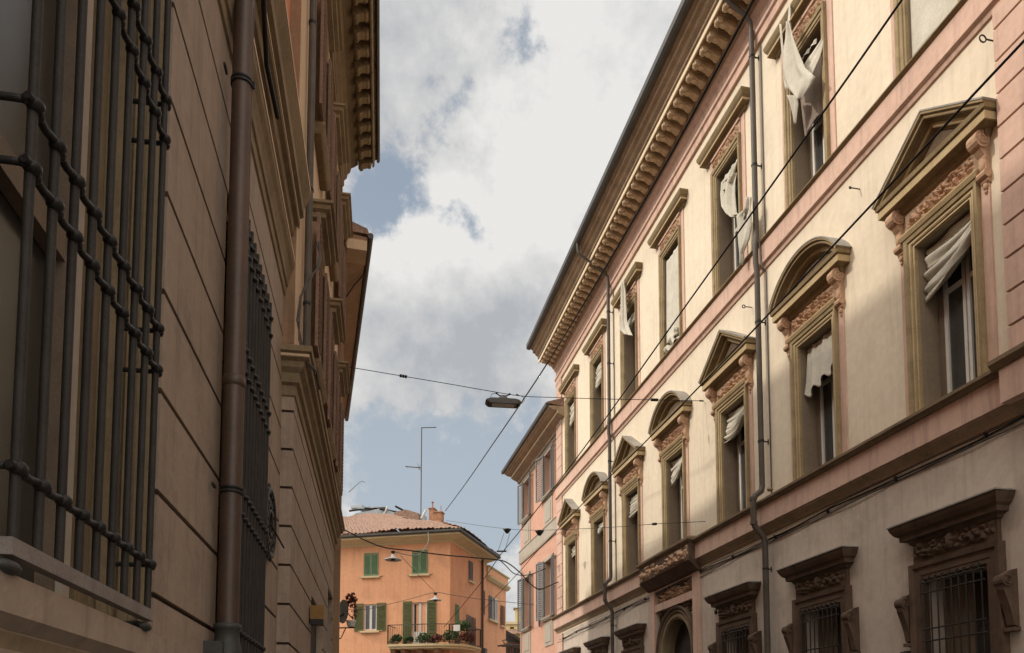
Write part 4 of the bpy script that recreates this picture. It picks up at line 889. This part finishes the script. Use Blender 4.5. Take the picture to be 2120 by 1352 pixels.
for k, (x, y, z, r, m_, lab) in enumerate(((2.3, .75, 5.85, .17, 'leaf', 'low dark green plant at the left end of the orange house balcony'), (1.7, .8, 5.8, .14, 'leaf', 'small potted plant in front of the white balcony door'), (.95, .8, 5.86, .2, 'leaf', 'green balcony plant just right of the white door'), (.35, .82, 5.82, .17, 'rust', 'brownish dried plant on the curved corner of the balcony'), (-.25, .62, 5.95, .24, 'leaf', 'dense dark shrub behind the balcony railing at the corner'), (-.7, .2, 6.45, .24, 'leaf', 'tall bright green bush rising above the balcony railing'), (-.75, -.3, 5.95, .26, 'rust', 'mauve brown climbing plant filling the right side of the balcony'))):
    b = MB(); foliage(b, (0, 0, z), (r * 1.6, r, r * 1.15), 420, .075, k + 5); foliage(b, (r, 0, z - .1), (r * 1.2, r * .8, r * .9), 220, .06, k + 50)
    o = b.build('potted_plant', m_, mw=FO.mat(x, y)); tag(o, lab, 'plant', 'plants on the balcony')
    part('pot', 'relief', o, lambda b: b.lathe((0, 0, 5.565), [(.07, 0), (.1, .14), (.11, .16), (0, .15)], 10))
part('flag_box', 'white', bal, lambda b: b.box(-.75, -.45, .86, .9, 6.1, 6.38))
ant = MB().tube([(0, 0, 12.0), (0, 0, 17.7)], .028, 6).tube([(0, 0, 17.68), (.78, 0, 17.7)], .025, 5).tube([(0, 0, 15.5), (-.85, 0, 15.58)], .025, 5)
for i in range(7): ant.tube([(-.15 - .1 * i, -.12 + .01 * i, 15.52), (-.15 - .1 * i, .12, 15.52)], .008, 4)
ant.tube([(-.05, 0, 15.35), (-.2, 0, 15.75)], .01, 4).tube([(-.15, 0, 15.4), (-.05, 0, 15.65)], .01, 4)
tag(ant.build('antenna', 'pipe', mw=Matrix.Translation((-4.8, 40, 0))), 'tall thin television antenna standing above the orange house roof', 'antenna')

side(lambda b: b.box(-5.0, -4.6, 0, .16, 5.3, 5.9)).build('meter_box', 'gutter', oh)
o = MB().tube([(-.75, 40, 6.02), (-.3, 40, 6.08), (.35, 40, 6.05), (.9, 40.2, 6.0)], .045, 6).tube([(-.35, 40, 6.1), (-.5, 40, 6.3), (-.3, 40, 6.35)], .03, 6).box(-.55, .2, 39.9, 40.1, 5.98, 6.05).tube([(.0, 40, 6.0), (.0, 40, 5.2)], .05, 6).box(-.1, .7, 39.95, 40.05, 5.0, 5.35)
tag(o.build('street_lamp', 'lamp'), 'grey double armed street light low in the gap at the street corner', 'street lamp')
# ================================================================== far buildings
fy = thing('house', 'small pale yellow house glimpsed in the gap at the end of the street', 'building', Matrix.Translation((1.2, 60, 0)))
part('wall', 'yellow', fy, lambda b: b.box(-1.8, 2.5, 0, 4, 0, 9.9)); part('chimney', 'yellow', fy, lambda b: b.box(-.97, -.3, .2, .8, 9.9, 11.15)); part('chimney_cap', 'tile', fy, lambda b: b.box(-1.1, -.2, .1, .9, 11.15, 11.25))
part('roof', 'tile', fy, lambda b: tiles(b, Vector((-1.9, -.5, 9.0)), Vector((2.6, -.5, 9.0)), Vector((-1.9, .0, 9.4)), Vector((2.6, 0, 9.4)), 80, 4)); part('cornice', 'ocream', fy, lambda b: b.box(-1.9, 2.6, -.15, .1, 9.9, 10.1)); part('window', 'dark', fy, lambda b: b.box(-1.35, -1.05, -.02, .02, 9.55, 9.7))
fd = thing('shed', 'dark timber roofed shed low in the gap below the yellow house', 'building', Matrix.Translation((1, 50, 0)))
part('wall', 'tile', fd, lambda b: b.box(-1.5, 1.5, .3, 4, 0, 7.4)); part('roof', 'dark', fd, lambda b: b.prismy([(-1.6, 8.0), (1.6, 6.2), (1.6, 6.4), (-1.6, 8.2)], -.6, 4))
part('boards', 'dark', fd, lambda b: [b.box(-1.45 + .2 * i, -1.35 + .2 * i, .2, .29, 3, 7.2 - .05 * i) for i in range(14)])

# ================================================================== cloth blinds in the palazzo windows
def cloth(label, s, tl, tr, bl, br, folds=5, amp=.04, vert=True, cat='blind', sag=0.0, gather=0.0, seed=0, m='cloth', nu=28, nv=34, name='cloth_blind', scal=0.0, ext=None):
    q = random.Random(seed); p1, p2, p3 = (q.uniform(0, 6) for _ in range(3)); b = MB()
    tl, tr, bl, br = map(Vector, (tl, tr, bl, br))
    def f(u, v):                       # v = 0 top
        uu = u + gather * math.sin(v * math.pi) * (.5 - u)
        p = tl.lerp(tr, uu).lerp(bl.lerp(br, uu), v)
        ph = (u * folds * 6.283 + p1 + 1.4 * v) if vert else (v * folds * 6.283 + p1 + 1.2 * math.sin(3 * u + p2))
        a = amp * (.35 + .65 * v)
        y = a * math.sin(ph) + amp * .35 * math.sin(ph * 1.73 + p3 + u * 4)
        z = -sag * math.sin(u * math.pi) * (.3 + v) + (amp * .5 * math.cos(ph) if not vert else 0) - scal * v ** 6 * abs(math.sin(u * 3 * math.pi))
        return (p.x + amp * .15 * math.sin(7 * v + p2), p.y + y, p.z + z)
    b.grid(nu, nv, f)
    if ext: ext(b)
    o = b.build(name, m, mw=FR.mat(s)); sol = o.modifiers.new('thick', 'SOLIDIFY'); sol.thickness = .006
    return tag(o, label, cat, 'cloth blinds in the palazzo windows')
F = CK
def sheet(b, rows, y0, y1, dx, wave=.02, freq=9, nu=10, sub=4, sd_=0):    # a hanging sheet through measured left and right edges
    rr = []
    for i in range(len(rows) - 1):
        for k in range(sub): t = k / sub; rr.append([p + (q - p) * t for p, q in zip(rows[i], rows[i + 1])])
    rr.append(list(rows[-1])); n = len(rr) - 1
    def f(u, v):
        r = rr[round(v * n)]; w_ = wave * (.3 + math.sin(min(1, u * 1.0) * math.pi)) * math.sin(u * freq + v * 3 + sd_)
        return (r[0] + (r[2] - r[0]) * u + dx, y0 + (y1 - y0) * v + w_, r[1] + (r[3] - r[1]) * u)
    b.grid(nu, n, f)
cloth('crumpled white blind rolled halfway up in the nearest pedimented first-floor window', F[0], (-.44, -.14, 8.24), (.47, -.14, 8.24), (-.44, -.10, 7.92), (.47, -.12, 7.48), 4, .055, False, seed=1, sag=.06)
cloth('smooth white blind with a ruffled hem in the nearest arched first-floor window', F[1], (-.44, -.14, 8.24), (.47, -.14, 8.24), (-.42, -.04, 7.58), (.44, -.06, 7.42), 3, .03, True, seed=2, scal=.12)
cloth('bundled white blind in the first-floor window left of the near downpipe', F[2], (-.44, -.14, 8.24), (.47, -.14, 8.24), (-.42, -.02, 7.86), (.44, -.05, 7.62), 5, .05, False, seed=3, sag=.08)
cloth('knotted white blind in the arched first-floor window over the portal', F[3], (-.44, -.14, 8.22), (.47, -.14, 8.22), (-.25, -.05, 7.85), (.3, -.05, 7.55), 4, .06, False, seed=4, sag=.05)
cloth('pleated white blind in the triangular pediment window left of the portal', F[4], (-.44, -.14, 8.22), (.47, -.14, 8.22), (-.42, -.08, 7.7), (.42, -.08, 7.6), 6, .035, False, seed=5)
cloth('short white blind in the arched window beside the far downpipe', F[5], (-.44, -.14, 8.22), (.47, -.14, 8.22), (-.3, -.05, 7.95), (.3, -.05, 7.85), 3, .04, False, seed=6)
cloth('grey white blind in the farthest pedimented first-floor window', F[6], (-.44, -.14, 8.22), (.47, -.14, 8.22), (-.42, -.1, 7.85), (.42, -.1, 7.8), 3, .03, False, seed=7)
cloth('flat white blind pulled right down in the top right corner window', F[0] + .03, (-.46, -.08, 13.35), (.46, -.08, 13.35), (-.46, -.03, 10.98), (.46, -.03, 11.0), 1.2, .02, True, seed=8)
cloth('tan blind filling the upper half of the second-floor window with a torn cloth outside', F[1] + .03, (-.46, -.12, 13.35), (.44, -.12, 13.35), (-.46, -.08, 12.05), (.30, -.10, 12.0), 1, .03, True, seed=9, m='aplast')
def hang(b):
    sheet(b, [(0.15, 13.9, 0.08, 13.83), (0.22, 13.66, -0.03, 13.42), (0.3, 13.46, -0.16, 13.04), (0.34, 13.22, -0.31, 12.64), (0.32, 13.02, -0.57, 12.25), (0.21, 12.75, -0.4, 12.22), (0.07, 12.5, -0.24, 12.24), (-0.01, 12.34, -0.14, 12.24)], .30, .26, -.08, .035, 8)
    sheet(b, [(0.19, 14.25, 0.15, 14.22), (0.17, 14.02, 0.10, 13.97), (0.15, 13.9, 0.08, 13.83)], .23, .30, -.08, .003)
    sheet(b, [(0.47, 14.17, 0.41, 14.11), (0.44, 13.77, 0.38, 13.72), (0.41, 13.38, 0.34, 13.32), (0.41, 13.11, 0.27, 13.0), (.36, 12.85, .2, 12.72)], .25, .24, -.08, .008)
    sheet(b, [(0.41, 12.82, 0.09, 12.55), (0.34, 12.59, 0.1, 12.38), (0.31, 12.38, 0.19, 12.28), (0.31, 12.21, 0.26, 12.16)], .16, .10, -.05, .015)
    sheet(b, [(-0.46, 13.35, -0.5, 13.30), (-0.5, 13.07, -0.57, 12.99), (-0.33, 13.01, -0.52, 12.83), (-0.19, 12.96, -0.48, 12.7), (-0.04, 12.92, -0.4, 12.6), (-0.09, 12.7, -0.33, 12.49), (-0.19, 12.52, -0.27, 12.45)], .02, .22, -.05, .02)
cloth('torn white cloth hanging like a bag from a second-floor hood beside the near downpipe', F[1] + .03, (.1, .02, 13.3), (-.3, .0, 13.3), (.05, .06, 13.2), (-.3, .02, 13.22), 2, .02, True, seed=10, ext=hang, name='torn_cloth')
def tied(b):
    sheet(b, [(-0.18, 13.1, -0.3, 13.01), (0.36, 13.29, -0.25, 12.84), (0.39, 13.04, -0.24, 12.59), (0.34, 12.74, -0.27, 12.31), (0.14, 12.44, -0.3, 12.14), (-0.1, 12.19, -0.26, 12.08)], -.04, .0, -.03, .045, 14, nu=20)
    sheet(b, [(-1.29, 11.75, -1.4, 11.67), (-1.14, 11.61, -1.39, 11.44), (-0.81, 11.7, -1.38, 11.3), (-0.8, 11.5, -1.34, 11.14), (-0.79, 11.26, -1.21, 10.99), (-0.79, 10.96, -0.92, 10.88), (-0.8, 10.71, -0.86, 10.68)], .3, .2, -.03, .04, 8)
    sheet(b, [(-.1, 12.25, -.3, 12.1), (-.5, 12.0, -.55, 11.85), (-.8, 11.72, -.85, 11.5), (-1.1, 11.65, -1.15, 11.5)], .0, .28, -.03, .02, 6)
cloth('white cloth tied in the middle and blowing out across the near downpipe', F[2] + .03, (.42, -.06, 13.34), (-.45, -.06, 13.34), (.25, -.02, 13.0), (-.10, -.02, 13.0), 3, .03, True, seed=11, ext=tied, name='torn_cloth')
cloth('full length white blind with a crumpled foot in the fourth second-floor window', F[3] + .03, (-.46, -.04, 13.35), (.40, -.04, 13.35), (-.46, .03, 11.1), (.36, .03, 11.15), 2, .025, True, seed=12, ext=lambda b: b.grid(12, 10, lambda u, v: (-.4 + .75 * u, .03 + .07 * math.sin(u * 11 + v * 6), 11.25 - .3 * v + .05 * math.sin(u * 17))))
def long_h(b):
    sheet(b, [(-0.02, 14.25, -0.14, 14.2), (0.10, 14.05, -0.25, 13.8), (0.14, 13.6, -0.26, 13.25), (0.18, 13.3, -0.26, 12.95), (0.30, 13.03, -0.50, 12.55), (0.02, 12.75, -0.65, 12.35)], .24, .2, -.06, .05, 15, nu=22)
cloth('long white cloth streaming down over the hood of the window beyond the far downpipe', F[4] + .03, (.3, -.05, 13.3), (-.4, -.05, 13.3), (.2, .02, 12.9), (-.4, .02, 12.95), 5, .03, False, seed=13, ext=long_h, name='torn_cloth')
cloth('folded striped blind in the sixth second-floor window', F[5] + .03, (-.44, -.1, 13.35), (.44, -.1, 13.35), (-.4, -.06, 12.75), (.4, -.06, 12.6), 5, .04, False, seed=14)
cloth('half lowered blind in the farthest second-floor window', F[6] + .03, (-.44, -.1, 13.35), (.44, -.1, 13.35), (-.4, -.06, 12.7), (.4, -.06, 12.6), 4, .04, False, seed=15)

# ================================================================== wires, lamps and wall hooks
def wire(label, pts, r, m='cable', name='overhead_cable', extra=None, cat='cable'):
    P = [Vector(p) for p in pts]; out = []                # smooth through the points
    for i in range(len(P) - 1):
        a, b_, c_, d_ = P[max(i - 1, 0)], P[i], P[i + 1], P[min(i + 2, len(P) - 1)]
        for k in range(4):
            t = k / 4; out.append(.5 * ((2 * b_) + (c_ - a) * t + (2 * a - 5 * b_ + 4 * c_ - d_) * t * t + (3 * b_ - a - 3 * c_ + d_) * t ** 3))
    out.append(P[-1]); b = MB().tube(out, r, 7)
    if extra: extra(b)
    return tag(b.build(name, m), label, cat, 'cables strung over the street')
wire('black cable running from the top edge past the near pediments to the orange house balcony', [(4.55, 4.6, 9.4), (3.888, 7.2, 8.915), (3.2, 9.9, 8.545), (2.652, 12.032, 8.27), (1.935, 14.835, 7.91), (1.27, 17.435, 7.62), (.245, 21.441, 7.28), (-.346, 23.753, 7.12), (-1.157, 26.922, 6.75), (-3.044, 34.3, 6.236)], .0125)
wire('black cable crossing the nearest pediment from the right edge of the view', [(4.5, 3.5, 7.1), (3.955, 5.6, 6.961), (3.646, 7.393, 6.95), (3.21, 9.914, 6.955), (2.56, 13.678, 7.01), (1.676, 18.801, 7.17), (.724, 24.311, 7.26), (.256, 27.02, 7.24), (-1.381, 36.3, 7.318)], .0115)
wire('black cable in front of the bracketed cornice sloping down to the chimney', [(3.0, 6.5, 9.8), (2.676, 8.0, 9.722), (2.22, 10.211, 9.66), (1.567, 13.375, 9.77), (.858, 16.812, 9.98), (.254, 19.738, 10.25), (-.613, 23.94, 10.703), (-1.8, 29.688, 11.324), (-3.206, 36.5, 12.168)], .016)
def insul(p, d, L_=.16, r=.032):
    def f(b):
        p_, d_ = Vector(p), Vector(d).normalized()
        for k in (-1, 0, 1): b.tube([p_ + d_ * (k * L_ / 3 - L_ / 7), p_ + d_ * (k * L_ / 3 + L_ / 7)], r, 10)
    return f
s1 = [(-3.606, 15.564, 9.214), (-3.223, 15.613, 9.175), (-2.282, 15.732, 9.065), (-1.328, 15.854, 8.954), (-0.514, 15.957, 8.853), (0.207, 16.048, 8.777), (0.935, 16.141, 8.786), (1.989, 16.275, 8.813), (3.115, 16.418, 8.855), (4.151, 16.55, 8.89)]
wire('thin span wire carrying the grey street lamp between the two rows of houses', s1, .0075, extra=lambda b: (insul(s1[2], Vector(s1[3]) - Vector(s1[2]))(b), insul(s1[8], Vector(s1[9]) - Vector(s1[8]))(b), b.tube([(4.13, 16.54, 8.89), (4.22, 16.56, 8.89)], .018, 6)), name='span_wire')
s2 = [(-3.133, 36.3, 11.648), (-1.532, 32.133, 10.307), (-.181, 28.449, 9.167), (.921, 25.443, 8.324), (2.638, 20.76, 7.176), (3.468, 18.497, 6.657), (4.198, 16.507, 6.172)]
wire('thin span wire from the orange house roof to the palazzo above the portal', s2, .0075, extra=lambda b: insul(s2[5], Vector(s2[6]) - Vector(s2[5]))(b), name='span_wire')
for (p, lab) in (((-.181, 28.449, 9.15), 'small dark wire hanger with two dangling rods seen against the sky'), ((.921, 25.443, 8.30), 'small dark wire hanger seen against the salmon house')):
    b = MB().lathe(p, [(0, -.17), (.05, -.15), (.12, -.06), (.16, 0), (.0, .02)], 10)
    if p[0] < 0: b.tube([(p[0] - .12, p[1], p[2] - .15), (p[0] - .32, p[1] - .6, p[2] - .95)], .009, 4).tube([(p[0] + .1, p[1], p[2] - .15), (p[0] - .08, p[1] - .6, p[2] - .95)], .009, 4).box(p[0] - .38, p[0] - .02, p[1] - .62, p[1] - .58, p[2] - 1.0, p[2] - .95)
    tag(b.build('wire_hanger', 'iron'), lab, 'hanger')
wire('thick bundled cable sagging across the orange facade and dipping at the salmon house', [(-5.3, 21.5, 7.6), (-4.337, 24.418, 7.567), (-3.307, 24.836, 7.492), (-2.273, 25.255, 7.445), (-1.22, 25.673, 7.442), (-.413, 26.091, 7.452), (-.084, 26.509, 7.409), (.307, 26.927, 7.172), (.605, 27.345, 6.925), (.965, 27.764, 6.758), (1.336, 28.182, 6.943), (1.75, 28.6, 7.204)], .021)
wire('curved cable loop hanging between the orange and salmon houses', [(-.416, 26.3, 7.499), (-.205, 26.94, 7.434), (.035, 27.58, 7.323), (.321, 28.22, 7.365), (.73, 28.86, 7.531), (1.3, 29.6, 7.907)], .017)
wire('light grey wire under the balcony windows carrying the second white lamp', [(-7.2, 27.8, 6.2), (-6.153, 30.5, 6.425), (-5.002, 30.5, 6.639), (-4.042, 30.5, 6.872), (-3.082, 30.5, 7.125), (-2.503, 30.5, 7.047), (-1.347, 30.5, 6.872), (.9, 31.5, 6.8)], .011, 'cable2', 'span_wire')
wire('slanting thin wire linking the two white street lamps', [(-3.773, 25.9, 7.55), (-3.544, 28, 7.45), (-3.082, 30.5, 7.15)], .008, 'cable2')
wire('short thin wire rising from the left eaves to the roof of the orange house', [(-5.25, 24.4, 9.3), (-6.2, 31, 11.8), (-7.0, 36, 13.4)], .012, 'cable2')
wire('pale drooping feed wire from the orange roof gutter to the first white lamp', [(-4.04, 25.9, 7.72), (-3.7, 27.5, 7.95), (-3.6, 30, 8.6), (-3.7, 33.5, 9.9), (-3.85, 34.9, 10.72)], .016, 'gshut')
lm = thing('street_lamp', 'large flat grey street lamp hanging from the span wire in mid street', 'street lamp', Matrix.Translation((-.19, 15.99, 8.60)) @ Matrix.Rotation(R_(7), 4, 'Z'), 'street lamps hung over the street')
hb = MB(); hb.grid(24, 8, lambda u, v: ((.30 + .05 * math.sin(v * 3.14)) * 1.09 * math.copysign(abs(math.cos(u * 6.283)) ** .22, math.cos(u * 6.283)) * (1 if v < .95 else .9), .13 * math.copysign(abs(math.sin(u * 6.283)) ** .25, math.sin(u * 6.283)), -.055 + .11 * v)); hb.box(-.3, .3, -.12, .12, -.045, -.04)
hb.grid(24, 6, lambda u, v: ((.35 - .28 * math.sin(v * 1.57)) * math.cos(u * 6.283), (.13 - .07 * v) * math.sin(u * 6.283), .05 + .10 * v ** 1.6))
hb.build('housing', 'lamp', lm)
part('bracket', 'iron', lm, lambda b: b.tube([(-.14, 0, .205), (-.08, 0, .16), (0, 0, .145), (.08, 0, .16), (.14, 0, .20)], .014, 8).ball((-.14, 0, .205), .025, 8).ball((.14, 0, .20), .025, 8).tube([(0, 0, .14), (0, 0, .1)], .04, 8))
part('feed_wire', 'cable', lm, lambda b: b.tube([(-.16, .0, .21), (-.24, 0, .18), (-.27, 0, .10), (-.24, 0, .03), (-.2, 0, .03)], .006, 5).tube([(.30, .0, .2), (.42, 0, .16), (.46, 0, .08), (.42, 0, .02), (.34, 0, .0)], .006, 5).ball((.30, 0, .195), .022, 6))
part('reflector', 'enamel', lm, lambda b: b.box(-.24, .24, -.09, .09, -.062, -.0455))
for (x, y, z, r, lab) in ((-4.04, 25.9, 7.44, .29, 'white enamel street lamp hanging in front of the upper green shutters'), (-3.05, 30.5, 6.83, .25, 'white enamel street lamp hanging in front of the balcony door')):
    b = MB().lathe((x, y, z), [(r, -.02), (r * .98, 0), (r * .5, .05), (r * .22, .1), (r * .18, .17), (0, .18)], 20); o = b.build('street_lamp', 'enamel'); tag(o, lab, 'street lamp', 'street lamps hung over the street')
    MB().tube([(x, y, z + .16), (x, y, z + .3)], .03, 8).box(x - .07, x + .07, y - .03, y + .03, z + .22, z + .28).tube([(x, y, z - .05), (x, y, z + .0)], .07, 10).build('fitting', 'iron', o)
# cables clipped along the palazzo wall
def wall_cable(b):
    for j, (dy, dz, r) in enumerate(((.025, 0, .013), (.04, .026, .008), (.022, -.04, .007))):
        P = []
        for k in range(46):
            s_ = 5.5 + k * .49; z = 5.22 - .012 * (s_ - 8) + .02 * math.sin(s_ * 1.3 + j) - (.0 if j != 2 else .004 * (s_ - 8)); P.append((s_, dy + .012 * math.sin(s_ * 3 + j), z + dz * (1 + .5 * math.sin(s_ * .9))))
        b.tube(P, r, 6)
    for k in range(14): s_ = 6.2 + k * 1.6; b.box(s_ - .012, s_ + .012, 0, .045, 5.19 - .012 * (s_ - 8), 5.25 - .012 * (s_ - 8))
b = MB(); wall_cable(b); tag(b.build('wall_cable', 'cable', mw=FR.mat()), 'bundle of dark cables clipped along the palazzo wall under the pink band', 'cable')
def ring_hook(s_, z, lab, r=.045):
    b = MB().tube([(0, .0, z), (0, .12, z), (.0, .15, z)], .009, 6).tube([(.0 + 0 * t, .15 + r + r * math.cos(t), z + r * math.sin(t)) for t in [math.pi + k * 6.283 / 16 for k in range(17)]], .009, 6)
    tag(b.build('hook', 'iron', mw=FR.mat(s_)), lab, 'hook', 'iron hooks in the palazzo wall')
ring_hook(7.40, 9.95, 'iron ring hook beside the pink quoins high on the right')
ring_hook(13.25, 9.86, 'small iron hook left of the near downpipe above the arched window', .03)
ring_hook(9.98, 9.93, 'tiny iron hook above and left of the nearest pediment', .015)
def fixture(s_, z, lab):
    b = MB().tube([(0, 0, z), (0, .1, z), (0, .14, z - .04)], .014, 6).ball((0, .14, z - .1), (.035, .035, .06), 8).tube([(-.08, .1, z), (.08, .1, z)], .01, 5)
    tag(b.build('wall_fitting', 'iron', mw=FR.mat(s_)), lab, 'fitting')
fixture(14.75, 4.2, 'small dark fitting under the hood of the third ground floor window')
fixture(9.25, 2.72, 'small dark fitting below the left console of the nearest grilled window')
pg = MB()
for x, z in ((.0, .0), (.05, .01)): pg.ball((x, .2, 5.97 + z), (.05, .035, .035), 8).ball((x + .04, .2, 6.0 + z), .02, 6)
o = MB(); o.v, o.f, o.sm = pg.v, pg.f, pg.sm
tag(o.build('stone_fragment', 'sill', mw=FR.mat(12.4)), 'little broken fragment lying on the ledge left of the nearest arched window', 'debris')
